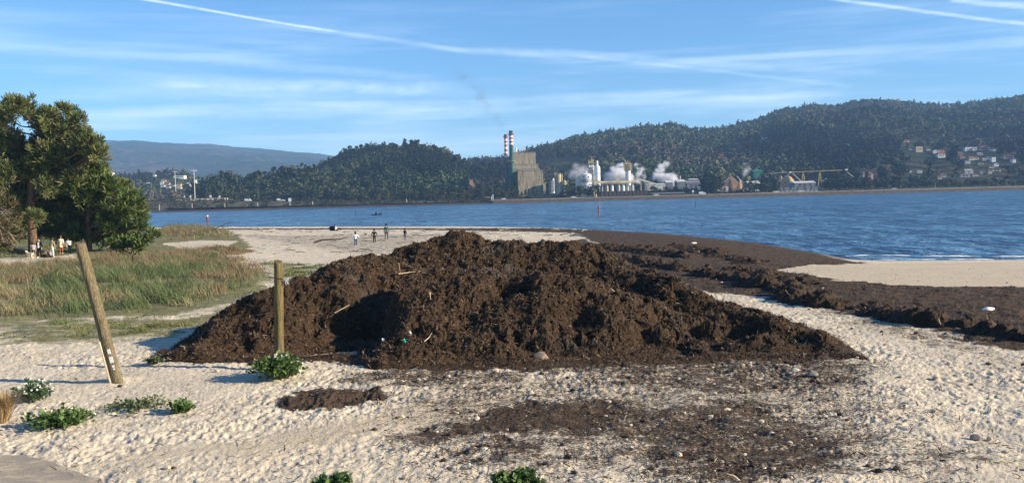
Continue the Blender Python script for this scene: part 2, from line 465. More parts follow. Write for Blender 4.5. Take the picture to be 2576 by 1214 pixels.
def heap_h(x, y):
    wx = x+.5*(fbm(x*1.1, y*1.1, 7, 3)-.5); wy = y+.5*(fbm(x*1.1+9, y*1.1, 8, 3)-.5)
    H = seg_h(wx, wy, R_REAR, .62, .35)
    H = smax(H, seg_h(wx, wy, R_LEFT, .62, .35))
    H = smax(H, seg_h(wx, wy, R_RIGHT, .62, .3))
    xs_ = np.interp(wy, [p[1] for p in R_SPUR[::-1]], [p[0] for p in R_SPUR[::-1]])
    HL = seg_h(wx, wy, R_LOBE, .50, .5)+.12-np.maximum(xs_+.1-wx, 0)*1.5
    H = smax(H, HL)
    H = smax(H, seg_h(wx, wy, R_SPUR, 1.25, .15), .05)
    H = smax(H, seg_h(wx, wy, R_SPUR2, .9, .15), .05)
    H = smax(H, seg_h(wx, wy, R_RLOW, .75, .1), .05)
    # hollow dug into the front, left of the spur
    gx, gy = U(905, 830, 19.2)[:2]
    H0 = H; H = H-.75*np.exp(-((wx-gx)/.62)**2-((wy-gy-.7)/1.5)**2)
    for (gx, gy, h, s) in PITS_BUMPS: H = H+h*np.exp(-((wx-gx)/s)**2-((wy-gy)/s)**2)
    H = np.maximum(H, np.minimum(H0, .12)); H = smax(H, seg_h(x+.4*(wx-x), y+.4*(wy-y), R_SKIRT, .28, .05), .04)
    return H
_hs = []
for (px, py, h, s) in ((1890,836,-.42,.34),(1945,826,.22,.30),(1755,838,-.30,.30),(1800,826,.16,.30),(2012,850,-.24,.26),(2058,846,.16,.24),(1270,722,-.25,.5),(1340,712,.15,.4),(1180,800,-.16,.35),(1225,795,.12,.3),(1460,800,-.22,.4),(1530,795,.14,.35),(800,800,-.2,.45),(870,770,.15,.4),(1330,860,-.14,.3),(1620,860,-.2,.3),(1660,850,.14,.25)):  # hollows, most with a bump added on the right to shade them
    q = march(px, py, lambda X_, Y_: gbase(X_, Y_)+heap_h(X_, Y_), np.arange(15, 30, .05)); _hs.append((q[0], q[1], h, s))
PITS_BUMPS += _hs
def lumps(x, y, H, k=1.0):
    e = sst(-.02, .35, H)
    a = (fbm(x*1.3, y*1.3, 101, 3)-.5)*.30
    w, i1 = worley(x*2.1+.3*fbm(x*4, y*4, 3, 2), y*2.1, 111)
    b = (.45-w)*.13*(i1 > .3)
    w2, i2 = worley(x*5+.4*fbm(x*9, y*9, 4, 2), y*5, 121)
    c = (.42-w2)*.10*(i2 > .25)
    w3, i3 = worley(x*12, y*12, 131)
    d = (.4-w3)*.065
    f = (fbm(x*22, y*22, 141, 3)-.5)*.10
    holes = -.16*np.clip(fbm(x*2.9, y*2.9, 151, 2)-.66, 0, 1)*6
    return H+k*(e*(a+b+holes)+(.25+.75*e)*(c+d+f))
def weed_mat(name):
    m, nt, out = newmat(name)
    tc = nt.nodes.new('ShaderNodeTexCoord'); P = tc.outputs['Object']
    a = noise(nt, P, 1.1, 5, .6); b = noise(nt, P, 14, 5, .7); c = noise(nt, scaled(nt, P, (1, 1, .5)), 48, 3, .7)
    col = mixc(nt, mapr(nt, a, .35, .65), (.060, .035, .018), (.098, .059, .031))
    col = mixc(nt, mapr(nt, b, .35, .7), (.024, .0145, .009), col)
    col = mixc(nt, mapr(nt, c, .55, .74, 0, .6), col, (.14, .09, .05))
    g = noise(nt, P, .45, 3, .6)
    col = mixc(nt, mapr(nt, g, .56, .70, 0, .5), col, (.090, .076, .062))
    h = mth(nt, 'ADD', b, mth(nt, 'MULTIPLY', c, .6))
    bsdf(nt, out, col, .8, h, .9, .05, .2)
    return m
HEAPM = weed_mat('rotting_seaweed')
def pile_mesh(name, bx, res, hf, mat, label, cat, cut=-.03):
    x0, x1, y0, y1 = bx
    X, Y = np.meshgrid(np.arange(x0, x1, res), np.arange(y0, y1, res))
    shp = X.shape; x, y = X.ravel(), Y.ravel()
    H = hf(x, y); z = gbase(x, y)+H
    i = np.arange(len(x)).reshape(shp)
    Fa = np.stack([i[:-1, :-1], i[:-1, 1:], i[1:, 1:], i[1:, :-1]], -1).reshape(-1, 4)
    keep = (H > cut)[Fa].any(1); Fa = Fa[keep]
    used = np.unique(Fa); mp = -np.ones(len(x), int); mp[used] = np.arange(len(used))
    V = np.stack([x, y, z], 1)[used]
    jit = .35*res*(RS.rand(len(V), 2)-.5)
    # overhanging clods: push the points sideways too
    V[:, 0] += .10*(fbm(V[:, 0]*4, V[:, 1]*4+V[:, 2]*3, 161, 2)-.5); V[:, 1] += .10*(fbm(V[:, 0]*4+7, V[:, 1]*4+V[:, 2]*3, 162, 2)-.5)
    V[:, :2] += jit
    o = np_mesh(name, V, mp[Fa], mat, smooth=False)
    tag(o, label, cat)
    return o, (lambda X_, Y_: gbase(X_, Y_)+hf(X_, Y_))
hf_heap = lambda x, y: lumps(x, y, heap_h(x, y))
heap, heap_z = pile_mesh('seaweed_heap', (-8.0, 8.2, 16.6, 29.5), .036, hf_heap, HEAPM,
    'huge dark brown heap of rotting seaweed dumped in the middle of the beach', 'seaweed heap')
BANKS = [([(1470,612,.35),(1560,616,.55),(1640,620,.5),(1720,638,.35)], .35),
         ([(1560,640,.25),(1640,655,.35),(1720,668,.3),(1830,686,.32),(1930,708,.35),(2040,732,.48),(2090,735,.50),(2150,750,.38)], .75),
         ([(2180,760,.30),(2260,768,.38),(2300,772,.40),(2360,788,.30),(2430,800,.25),(2540,822,.25),(2700,850,.2)], .75),
         ([(1700,612,.2),(1800,630,.25),(1900,655,.2)], .2), ([(1850,668,.22),(1960,688,.26),(2080,708,.2)], .35)]

BANKP = []
for pts, s in BANKS:
    q = []
    for px, py, h in pts:
        p = G(px, py); p = G(px, py+h*1950/p[1]); q.append((p[0], p[1], h*.8))
    BANKP.append((q, s))
def hf_bank(x, y):
    wx = x+1.5*(fbm(x*.6, y*.6, 17, 4)-.5); wy = y+1.8*(fbm(x*.6+9, y*.6, 18, 4)-.5)
    H = np.full(x.shape, -9.0)
    for q, s in BANKP: H = np.maximum(H, seg_h(wx, wy, q, s, .3))
    e = sst(-.06, .25, H)
    w, i1 = worley(x*1.3, y*1.3, 211); w2, i2 = worley(x*3.1, y*3.1, 221)
    H = H+e*((fbm(x*1.1, y*1.1, 201, 3)-.52)*.5+(.45-w)*.22*(i1 > .35)+(.4-w2)*.14+(fbm(x*9, y*9, 231, 3)-.5)*.12)-(1-e)*.05
    return H
_bx = [p for q, s in BANKP for p in q]
bank, bank_z = pile_mesh('seaweed_bank', (min(p[0] for p in _bx)-2.5, max(p[0] for p in _bx)+2, min(p[1] for p in _bx)-2.5, max(p[1] for p in _bx)+2.5), .07, hf_bank, HEAPM,
    'long low bank of dark seaweed lying between the sand track and the water', 'seaweed bank')

def strands(x, y, z, rs, lmin, lmax, wmin, wmax, up=.5, pal=None, palw=None, curl=.4):
    n = len(x)
    az = rs.rand(n)*2*math.pi; el = (rs.rand(n)-.25)*up*2
    L = lmin+(lmax-lmin)*rs.rand(n)**2; W = wmin+(wmax-wmin)*rs.rand(n)**2
    d = np.stack([np.cos(az)*np.cos(el), np.sin(az)*np.cos(el), np.sin(el)], 1)
    s = np.stack([-np.sin(az), np.cos(az), (rs.rand(n)-.5)*1.2], 1)
    s /= np.linalg.norm(s, axis=1)[:, None]
    b = np.cross(d, s)
    p0 = np.stack([x, y, z], 1)
    p1 = p0+d*(L*.5)[:, None]+b*(L*curl*(rs.rand(n)-.5))[:, None]; p2 = p0+d*L[:, None]
    sw = s*(W/2)[:, None]
    V = np.stack([p0-sw, p0+sw, p1-sw, p1+sw, p2-sw*.4, p2+sw*.4], 1).reshape(-1, 3)
    k = np.arange(n)[:, None]*6
    Fa = np.concatenate([k+np.array([[0, 1, 3, 2]]), k+np.array([[2, 3, 5, 4]])], 0)
    ci = rs.choice(len(pal), n, p=palw)
    c = np.asarray(pal)[ci]*(.7+.6*rs.rand(n))[:, None]
    return V, Fa, np.repeat(c, 6, 0)
WPAL = [(.030, .018, .010), (.062, .037, .020), (.11, .070, .037), (.22, .15, .085), (.46, .38, .27)]
n = 210000
sx = -8+16*RS.rand(n); sy = 16.8+12*RS.rand(n)
H = hf_heap(sx, sy); k = H > .02; sx, sy, H = sx[k], sy[k], H[k]
V, Fa, c = strands(sx, sy, gbase(sx, sy)+H-.01, RS, .03, .16, .006, .022, .5, WPAL, [.22, .30, .27, .18, .03])
tag(np_mesh('loose_strands', V, Fa, WEEDM, cols=c, parent=heap), kind='stuff')
n = 60000
sx = RS.uniform(min(p[0] for p in _bx)-2, max(p[0] for p in _bx)+2, n); sy = RS.uniform(min(p[1] for p in _bx)-2, max(p[1] for p in _bx)+2, n)
H = hf_bank(sx, sy); k = H > .03; sx, sy, H = sx[k], sy[k], H[k]
V, Fa, c = strands(sx, sy, gbase(sx, sy)+H-.01, RS, .06, .3, .012, .04, .5, WPAL, [.36, .36, .18, .09, .01])
tag(np_mesh('loose_strands', V, Fa, WEEDM, cols=c, parent=bank), kind='stuff')
# scattered litter on the sand
n = 130000
r_ = np.exp(RS.uniform(math.log(9.5), math.log(45), n)); t_ = RS.uniform(-.6, .6, n)
sx, sy = r_*np.sin(t_), r_*np.cos(t_)
wx = sx+1.2*(fbm(sx*.9, sy*.9, 3, 3)-.5); wy = sy+1.2*(fbm(sx*.9+40, sy*.9, 4, 3)-.5)
w = field(wx, wy, WEED); dens = np.clip(w, .10, 1)*np.clip(fbm(sx*2.6, sy*3.6, 33, 4)*2.8-.75, .03, 1)
k = (RS.rand(n) < dens) & (hf_heap(sx, sy) < .03)
sx, sy = sx[k], sy[k]
V, Fa, c = strands(sx, sy, gbase(sx, sy)+.005+.03*RS.rand(len(sx)), RS, .03, .17, .006, .02, .35, WPAL, [.42, .34, .14, .08, .02])
tag(np_mesh('seaweed_litter', V, Fa, WEEDM, cols=c), 'loose dark seaweed scraps and twigs strewn over the sand', 'seaweed', kind='stuff')
# small clods of weed and sand
n = 9000
r_ = np.exp(RS.uniform(math.log(9.5), math.log(40), n)); t_ = RS.uniform(-.6, .6, n)
sx, sy = r_*np.sin(t_), r_*np.cos(t_)
w = field(sx, sy, WEED); k = (RS.rand(n) < np.clip(w*.9+.06, 0, 1)) & (hf_heap(sx, sy) < .05)
sx, sy, w = sx[k], sy[k], w[k]; n = len(sx)
sz = .010+.035*RS.rand(n)**4
ico = bmesh.new(); bmesh.ops.create_icosphere(ico, subdivisions=1, radius=1)
iv = np.array([v.co[:] for v in ico.verts]); ifc = np.array([[v.index for v in f.verts] for f in ico.faces]); ico.free()
V = (iv[None]*(1+.5*(RS.rand(n, len(iv), 1)-.5))*sz[:, None, None]*np.array([1.3, 1.1, .8]))+np.stack([sx, sy, gbase(sx, sy)+sz*.4], 1)[:, None]
Fa = (ifc[None]+(np.arange(n)*len(iv))[:, None, None]).reshape(-1, 3)
isw = RS.rand(n) < .25+.7*w
c = np.where(isw[:, None], np.array([[.05, .035, .024]]), np.array([[.5, .42, .31]]))*(.7+.5*RS.rand(n, 1))
tag(np_mesh('clods', V.reshape(-1, 3), Fa, WEEDM, cols=np.repeat(c, len(iv), 0)), 'small clods of seaweed and damp sand scattered over the beach', 'clods', kind='stuff')

# ------------------------------------------------------------------ grass of the dunes
def grass(n_try, P, hmin, hmax, pal, rs, wid=.012, wind=(-.35, .1), clump=1.2, thr=.35, frange=None):
    P = np.array(P); x0, y0 = P.min(0); x1, y1 = P.max(0)
    x = rs.uniform(x0, x1, n_try); y = rs.uniform(y0, y1, n_try)
    wx = x+1.5*(fbm(x*.7, y*.7, 303, 3)-.5)*2; wy = y+1.5*(fbm(x*.7+5, y*.7, 304, 3)-.5)*2
    sd = poly_sd(wx, wy, P); cl = fbm(x*clump, y*clump, 305, 3)
    k = (sd > 0) & (rs.rand(n_try) < sst(thr-.08, thr+.12, cl)*sst(0, 2.2, sd)**.7)
    x, y, cl, sd = x[k], y[k], cl[k], sd[k]; n = len(x)
    z = gbase(x, y)-.03
    h = (hmin+(hmax-hmin)*rs.rand(n))*(.05+1.6*cl*cl*1.6)*(.5+.5*sst(0, 2, sd))
    wv = fbm(x*.35, y*.35, 306, 2)-.5
    wv2 = fbm(x*1.3, y*1.3, 311, 2)-.5; lx = h*(wind[0]+1.3*(rs.rand(n)-.5)+.9*wv+1.6*wv2); ly = h*(wind[1]+1.2*(rs.rand(n)-.5))
    az = rs.rand(n)*math.pi
    w = wid*(.6+.8*rs.rand(n))
    sx, sy = np.cos(az)*w, np.sin(az)*w
    o = np.zeros(n)
    b = np.stack([x, y, z], 1); s = np.stack([sx, sy, o], 1)
    m = b+np.stack([lx*.35, ly*.35, h*.6], 1); t = b+np.stack([lx, ly, h*.95], 1)
    V = np.stack([b-s, b+s, m-s*.8, m+s*.8, t-s*.15, t+s*.15], 1).reshape(-1, 3)
    kk = np.arange(n)[:, None]*6
    Fa = np.concatenate([kk+np.array([[0, 1, 3, 2]]), kk+np.array([[2, 3, 5, 4]])], 0)
    pal = np.asarray(pal)
    f = .5+2.1*(fbm(x*.36, y*.36, 307, 4)-.5)+.25*(rs.rand(n)-.5)
    if frange is not None: f = f+frange(x, y)
    idx = np.clip((f-.25)*2*len(pal), 0, len(pal)-1).astype(int)
    c = pal[idx]*((.65+.6*rs.rand(n))*(.55+.9*fbm(x*.9, y*.9, 313, 3)))[:, None]
    return V, Fa, np.repeat(c, 6, 0)
def stuff_grass(name, parts, label):
    Vs, Fs, Cs, o = [], [], [], 0
    for V, Fa, c in parts:
        Vs.append(V); Fs.append(Fa+o); Cs.append(c); o += len(V)
    tag(np_mesh(name, np.concatenate(Vs), np.concatenate(Fs), BLADE, cols=np.concatenate(Cs)), label, 'grass', kind='stuff')
GPAL = [(.10, .135, .055), (.135, .155, .07), (.18, .18, .085), (.24, .215, .12), (.26, .205, .115), (.20, .145, .085)]
gA = Gp([(-80,660),(60,665),(200,650),(300,622),(390,640),(480,625),(600,640),(640,655),(690,690),(690,722),(560,762),(430,792),(200,792),(-80,812)])
gx0 = G(400, 790)[1]; gx1 = G(300, 640)[1]
fr = lambda x, y: .45*(sst(gx0, gx1, y)-.45)-.08*sst(-14, -4, x)
rs = np.random.RandomState(5)
parts = [grass(330000, gA, .16, .58, GPAL, rs, .011, (-.30, .05), 1.25, .47, fr),
         grass(80000, Gp([(385,583),(420,570),(470,568),(560,577),(605,596),(560,600),(430,606),(380,600)]), .3, .8, GPAL, rs, .022, (-.2, 0), .6, .36, lambda x, y: .08),
         grass(50000, Gp([(470,640),(500,625),(560,618),(640,632),(600,645),(500,658)]), .2, .5, GPAL, rs, .018, (-.3, 0), .8, .40, lambda x, y: .3),
         grass(40000, Gp([(-300,640),(-300,628),(60,628),(150,640),(60,648)]), .2, .6, GPAL, rs, .03, (-.3, 0), .6, .4, lambda x, y: .2)]
stuff_grass('dune_grass', parts, 'long tan and green marram grass covering the low dunes at the left')
parts = [grass(160000, Gp([(-80,800),(430,790),(620,755),(690,690),(840,676),(770,725),(620,800),(450,850),(-80,872)]), .03, .11, [(.10,.13,.04),(.13,.15,.05),(.17,.17,.07)], rs, .008, (-.2, 0), 1.6, .50),
         grass(60000, Gp([(610,645),(850,668),(800,700),(700,700),(640,668)]), .05, .18, [(.10,.13,.04),(.15,.15,.06)], rs, .016, (-.2, 0), 1.2, .42),
         grass(90000, Gp([(-300,652),(-300,600),(340,585),(400,600),(300,622),(190,640),(100,642)]), .05, .2, [(.07,.11,.03),(.09,.13,.035),(.12,.15,.05)], rs, .03, (-.2, 0), .4, .3),
         grass(90000, Gp([(-80,680),(80,672),(300,655),(300,690),(-80,712)]), .05, .25, [(.07,.11,.03),(.10,.13,.04),(.16,.15,.06)], rs, .012, (-.2, 0), .8, .38),
         grass(25000, Gp([(280,1005),(380,985),(480,1000),(480,1040),(300,1040),(240,1060)]), .02, .09, [(.07,.10,.03),(.11,.13,.05),(.2,.17,.09)], rs, .008, (-.2, 0), 2.5, .50)]
stuff_grass('short_grass', parts, 'sparse short green grass growing through the sand around the dunes')

# ------------------------------------------------------------------ wooden posts
def wood(name, a, b, green):
    m, nt, out = newmat(name)
    tc = nt.nodes.new('ShaderNodeTexCoord'); P = tc.outputs['Object']
    g = noise(nt, scaled(nt, P, (14, 14, 1.1)), 2.2, 6, .65, .4); k = noise(nt, P, 3.0, 4, .6); q = noise(nt, scaled(nt, P, (30, 30, 1.5)), 3, 3, .6)
    c = mixc(nt, mapr(nt, g, .35, .65), a, b); c = mixc(nt, mapr(nt, k, .5, .7, 0, .65), c, green)
    c = mixc(nt, mapr(nt, k, .30, .45, .55, 0), c, (.17, .16, .14)); c = mixc(nt, mapr(nt, q, .56, .66, 0, .85), c, (.045, .034, .022))
    bsdf(nt, out, c, .85, mth(nt, 'ADD', g, q), 1.0, .03, .15)
    return m
W1 = wood('weathered_post_wood', (.13, .10, .055), (.24, .195, .12), (.15, .15, .075))
W2 = wood('mossy_post_wood', (.12, .09, .04), (.21, .165, .075), (.12, .125, .04))
PALEB = simple('pale_board', (.55, .47, .34), .8, 4, .2, stretch=(6, 6, 1))
WHITEP = simple('flaked_white_paint', (.78, .76, .72), .6, 9, .1)
def post_shaft(p0, p1, r0, r1, mat, par, rs, n=20, rows=28):
    mb = MB(); p0, p1 = np.array(p0), np.array(p1); vs, fs = [], []
    ax = (p1-p0)/np.linalg.norm(p1-p0); a = np.cross(ax, [0, 1, 0]); a /= np.linalg.norm(a); b = np.cross(ax, a)
    for i in range(rows+1):
        t = i/rows; c = p0+(p1-p0)*t+a*.012*math.sin(t*5)+b*.01*math.sin(t*7+1)
        for k in range(n):
            q = 2*math.pi*k/n
            rr = (r0+(r1-r0)*t)*(1+.05*math.sin(3*q+t*4)+.04*(rs.random()-.5))
            if i == rows: rr *= .93
            off = ax*(.03*math.cos(q+1) if i == rows else 0)
            vs.append(c+(a*math.cos(q)+b*math.sin(q))*rr+off)
    for i in range(rows):
        for k in range(n):
            k2 = (k+1) % n; fs.append((i*n+k, i*n+k2, (i+1)*n+k2, (i+1)*n+k))
    top = len(vs); vs.append(p1-ax*.01)
    fs += [(rows*n+k, rows*n+(k+1) % n, top) for k in range(n)]
    mb.add(vs, fs)
    return mb.build('shaft', mat, par, smooth=False)
b0 = G(297, 958); t0 = U(199, 610, b0[1]+.12)
lp = empty('wooden_post', b0, 'weathered round post leaning to the left with a thin board at its foot', 'post')
d0 = (t0-b0); post_shaft(b0-d0*.08, t0, .108, .098, W1, lp, rnd)
dn = d0/np.linalg.norm(d0); side = np.array([-1, 0, 0.]); side -= dn*np.dot(side, dn); side /= np.linalg.norm(side); fr_ = np.cross(side, dn); fr_ *= -1 if fr_[1] > 0 else 1
mb = MB(); o_ = b0+side*.100+fr_*.03
L = np.linalg.norm(d0)*.315
def slab(mb, c, u, v, w, du, dv, dw):
    c = np.array(c); vs = [c+u*a*du+v*b*dv+w*e*dw for a in (0, 1) for b in (-1, 1) for e in (-1, 1)]
    mb.add(vs, [(0,1,3,2),(4,6,7,5),(0,4,5,1),(2,3,7,6),(0,2,6,4),(1,5,7,3)])
slab(mb, o_-dn*.04, dn, fr_, side, L, .085, .014); mb.build('side_board', PALEB, lp, bevel=.004)
for (f0, f1, wd) in ((.20, .232, .028), (.135, .178, .032), (.10, .118, .02), (.085, .095, .016)):
    mb = MB(); slab(mb, b0+d0*f0+fr_*.108-side*.035, dn, side, fr_, np.linalg.norm(d0)*(f1-f0), wd, .005); mb.build('paint_flake', WHITEP, lp)
b1 = G(706, 925); t1 = U(698, 657, b1[1])
rp = empty('wooden_post', b1, 'upright mossy round post standing in a green plant before the heap', 'post')
d1 = t1-b1; post_shaft(b1-d1*.08, t1, .098, .085, W2, rp, rnd)
knot = t1-d1*.15
ROPE = simple('dark_cord', (.03, .03, .035), .7, 20, .3); RAG = simple('frayed_cloth', (.40, .42, .46), .8, 30, .3)
mb = MB(); mb.tube([knot+np.array([-.17, -.03, .02]), knot+np.array([-.09, -.10, .0]), knot+np.array([0, -.115, -.01]), knot+np.array([.10, -.07, -.02]), knot+np.array([.15, -.05, -.07])], .009, 6)
cord = mb.build('cord', ROPE, rp)
mb = MB()
for i in range(11):
    a0 = knot+np.array([.14, -.05, -.06]); a1 = a0+np.array([rnd.uniform(.0, .11), rnd.uniform(-.03, .03), rnd.uniform(-.10, .03)])
    mb.tube([a0, (a0+a1)/2+np.array([0, 0, .015]), a1], [.006, .009, .003], 5)
mb.build('rag', RAG, cord)

# ------------------------------------------------------------------ leafy plants
def leaf_plant(c, R, h, n, rs, greens, flowers=0, lw=.05, spread=1.0):
    """stems fanning from the root, each with small leaves; returns leaf and flower arrays"""
    Vs, Cs, FV = [], [], []
    ns = max(10, n//13)
    for s in range(ns):
        az = rs.rand()*2*math.pi; rr = R*math.sqrt(rs.rand())*spread
        tip = np.array([math.cos(az)*rr, math.sin(az)*rr, h*(.35+.75*rs.rand())*(1-.45*(rr/R)**2)])
        for j in range(n//ns):
            t = .25+.75*rs.rand()
            p = np.array([tip[0]*t, tip[1]*t, tip[2]*(1-(1-t)**1.6)])+rs.randn(3)*.025*R/.4
            p[2] = max(p[2], .01)
            d = rs.randn(3); d[2] = abs(d[2])*.6; d += np.array([math.cos(az), math.sin(az), .2]); d /= np.linalg.norm(d)
            w = np.cross(d, rs.randn(3)); w /= np.linalg.norm(w)
            L = lw*(.9+1.1*rs.rand()); W = L*.38
            nrm = np.cross(d, w)
            Vs += [p, p+d*L*.5+w*W+nrm*L*.1, p+d*L, p+d*L*.5-w*W+nrm*L*.1]
            g = np.array(greens[rs.randint(len(greens))])*(.65+.7*rs.rand()); Cs += [g]*4
        if rs.rand() < flowers:
            for q in range(5):
                d = rs.randn(3); d /= np.linalg.norm(d); w = np.cross(d, rs.randn(3)); w /= np.linalg.norm(w); p = tip*1.03+rs.randn(3)*.012+np.array([0, 0, .015])
                L = lw*.30; FV += [p-d*L-w*L, p+d*L-w*L, p+d*L+w*L, p-d*L+w*L]
    return np.array(Vs), np.array(Cs), np.array(FV)
STEM = simple('green_stem', (.09, .12, .045), .7)
PETAL = simple('white_petal', (.75, .75, .70), .6, 8, .1)
GR1 = [(.065, .12, .03), (.09, .155, .04), (.13, .20, .06), (.045, .085, .025)]
GR2 = [(.08, .11, .05), (.11, .14, .06), (.16, .17, .08), (.05, .08, .03)]
def plant(loc, R, h, n, label, greens=GR1, flowers=.0, lw=.05, name='leafy_plant', spread=1.0, cat='plant', group=None):
    root = empty(name, loc, label, cat, group)
    r_ = np.random.RandomState(rnd.randrange(9999))
    V, c, FV = leaf_plant(loc, R, h, n, r_, greens, flowers, lw, spread)
    Fa = np.arange(len(V)).reshape(-1, 4)
    np_mesh('leaves', V, Fa, FOL, cols=c, parent=root)
    mb = MB()
    for i in range(14):
        az = rnd.random()*6.28; rr = R*.75*rnd.random()
        mb.tube([np.array(loc)+np.array([0, 0, -.03]), np.array(loc)+np.array([math.cos(az)*rr*.5, math.sin(az)*rr*.5, h*.5]), np.array(loc)+np.array([math.cos(az)*rr, math.sin(az)*rr, h*.7])], [.008, .006, .003], 5)
    mb.build('stems', STEM, root)
    for f in range(0, len(FV), 20): np_mesh('flower', FV[f:f+20], np.arange(20).reshape(-1, 4), PETAL, parent=root)
    return root
p = G(702, 948); plant(p, .56, .40, 1500, 'bushy green plant with tiny white flowers around the upright post', GR1, .05, .055)
p = G(82, 1008); plant(p, .32, .40, 900, 'round green plant with white flowers beside the dry grass tuft', [(.05,.095,.04),(.07,.12,.05),(.10,.15,.08)], .35, .04)
p = G(150, 1070); plant(p, .55, .22, 800, 'sprawling green plant in the loose sand in front of the white-flowered one', GR1, .03, .05)
p = G(452, 1040); plant(p, .22, .24, 420, 'small green plant at the right end of the creeping weeds', GR1, .04, .045)
p = G(345, 1030); plant(p, .55, .16, 520, 'low creeping weeds half buried in sand right of the leaning post', GR2, .0, .035, spread=1.1)
p = G(388, 915); plant(p, .20, .16, 260, 'little olive green weed between the leaning post and the heap', GR2, 0, .04)
p = G(835, 1246); plant(p, .26, .20, 900, 'green leafy plant cut by the bottom edge, left of the other one', GR1, 0, .045)
p = G(1300, 1242); plant(p, .28, .26, 900, 'taller green leafy plant at the bottom edge below the heap', GR1, 0, .05)
# dry tuft
p = G(5, 1060); root = empty('dry_grass_tuft', p, 'straw coloured tuft of dry grass at the left edge', 'grass tuft')
rs = np.random.RandomState(3); Vs, Cs = [], []
for i in range(900):
    az = rs.rand()*6.28; lean = (.1+.75*rs.rand())*.42; h = .30+.22*rs.rand(); q = np.array([math.cos(az), math.sin(az), 0])
    b = q*.10*rs.rand(); s = np.array([-math.sin(az), math.cos(az), 0])*.004
    m_ = b+q*lean*.4+np.array([0, 0, h*.65]); t = b+q*lean*1.15+np.array([0, 0, h*(1-.4*lean)])
    Vs += [b-s, b+s, m_+s, m_-s, m_-s, m_+s, t+s*.3, t-s*.3]
    c = np.array([(.34, .24, .12), (.46, .34, .18), (.27, .17, .08)][rs.randint(3)])*(.7+.5*rs.rand()); Cs += [c]*8
np_mesh('straw', np.array(Vs), np.arange(len(Vs)).reshape(-1, 4), BLADE, cols=np.array(Cs), parent=root)

# ------------------------------------------------------------------ path slab, stones, sticks, scraps
mb = MB(); P = Gp([(-200, 1150), (60, 1150), (120, 1163), (290, 1230), (300, 1260), (-200, 1260)])
zz = .035; k = len(P)
mb.add([(a, b, zz-.12) for a, b in P]+[(a, b, zz) for a, b in P], [tuple(range(k, 2*k))]+[(i, (i+1) % k, k+(i+1) % k, k+i) for i in range(k)])
m, nt, out = newmat('path_concrete'); tc = nt.nodes.new('ShaderNodeTexCoord'); P_ = tc.outputs['Object']
a = noise(nt, scaled(nt, P_, (1, 1.8, 1)), 2.4, 6, .7, .5); b = noise(nt, P_, 60, 3, .7)
bsdf(nt, out, mixc(nt, mapr(nt, mth(nt, 'ADD', mth(nt, 'MULTIPLY', a, .7), mth(nt, 'MULTIPLY', b, .3)), .46, .60), (.34, .295, .24), (.54, .46, .34)), .9, mth(nt, 'ADD', a, b), .8, .04, .1)
tag(mb.build('path', m), 'corner of a pale sanded concrete path at the lower left', 'path', kind='structure')
ROCK = simple('tan_stone', (.24, .18, .13), .85, 5, .35, bump=.5); PROCK = simple('pale_stone', (.50, .45, .38), .85, 6, .25, bump=.5)
def stone(loc, s, mat, label, name='stone', cat='stone', group=None, rz=0, seed=1):
    bm = bmesh.new(); bmesh.ops.create_icosphere(bm, subdivisions=3, radius=1)
    r_ = np.random.RandomState(seed); pl = [(r_.randn(3), .62+.3*r_.rand()) for _ in range(11)]
    for v in bm.verts:
        c = np.array(v.co[:])
        for nrm, d in pl:
            nn = nrm/np.linalg.norm(nrm); e = c.dot(nn)-d
            if e > 0: c = c-nn*e*.9
        v.co = Vector(c*np.array(s))
    me = bpy.data.meshes.new(name); bm.to_mesh(me); bm.free(); me.materials.append(mat)
    o = link(name, me); o.location = tuple(loc); o.rotation_euler = (0, 0, rz)
    return tag(o, label, cat, group)
def heap_at(px, py, f):
    q = march(px, py, f, np.arange(15, 30, .02))
    return G(px, py) if q is None else q
def on_heap(px, py): return heap_at(px, py, heap_z)
stone(on_heap(1362, 897), (.17, .13, .11), ROCK, 'tan angular stone lying at the foot of the heap', seed=4)
stone(G(2000, 935)+np.array([0, 0, .03]), (.08, .06, .045), PROCK, 'pale lump of stone right of the heap, beside a weed clod', seed=5)
stone(G(2045, 945)+np.array([0, 0, .03]), (.12, .08, .055), simple('grey_stone', (.22, .20, .17), .85, 6, .25, bump=.5), 'grey flat stone right of the heap, rightmost of the pair', seed=6)
stone(G(2455, 1105)+np.array([0, 0, .03]), (.08, .06, .045), simple('grey_stone', (.22, .20, .17), .85, 6, .25, bump=.5), 'lone dark grey stone on the trampled sand at the right edge', seed=8)
PSTICK = simple('pale_stick', (.50, .40, .27), .8, 8, .3); DSTICK = simple('dark_stick', (.06, .045, .032), .85, 8, .4); GSTICK = simple('bleached_branch', (.36, .31, .25), .85, 5, .3)
def stick(pts, r, mat, label, name='stick', group=None):
    mb = MB(); n = len(pts); mb.tube(pts, [r*(1-.6*i/(n-1)) for i in range(n)], 7)
    return tag(mb.build(name, mat, origin=pts[0]), label, 'stick', group)
def hs(pxs, lift=.04): return [on_heap(*q)+np.array([0, -.05, lift]) for q in pxs]
stick(hs([(843, 790), (860, 781), (880, 770)]), .014, PSTICK, 'thick pale stick on the shaded left lobe of the heap')
stick(hs([(1003, 692), (1030, 688), (1060, 685)]), .012, PSTICK, 'straight pale stick lying level near the crest of the front lobe')
stick(hs([(1004, 668), (1006, 685), (1012, 696)], .07), .009, PSTICK, 'pale twig standing upright near the crest of the front lobe')
stick(hs([(1012, 663), (1028, 672), (1042, 676)]), .009, PSTICK, 'curved pale twig below the summit of the heap')
stick(hs([(1068, 862), (1080, 852), (1087, 840)]), .012, PSTICK, 'pale stick slanting up on the lower front of the heap')
stick(hs([(1082, 742), (1084, 760)], .06), .015, PSTICK, 'short pale stick poking out of the middle of the front lobe')
stick(hs([(876, 858), (890, 868), (902, 880)]), .008, DSTICK, 'thin grey stick in the dark hollow of the heap')
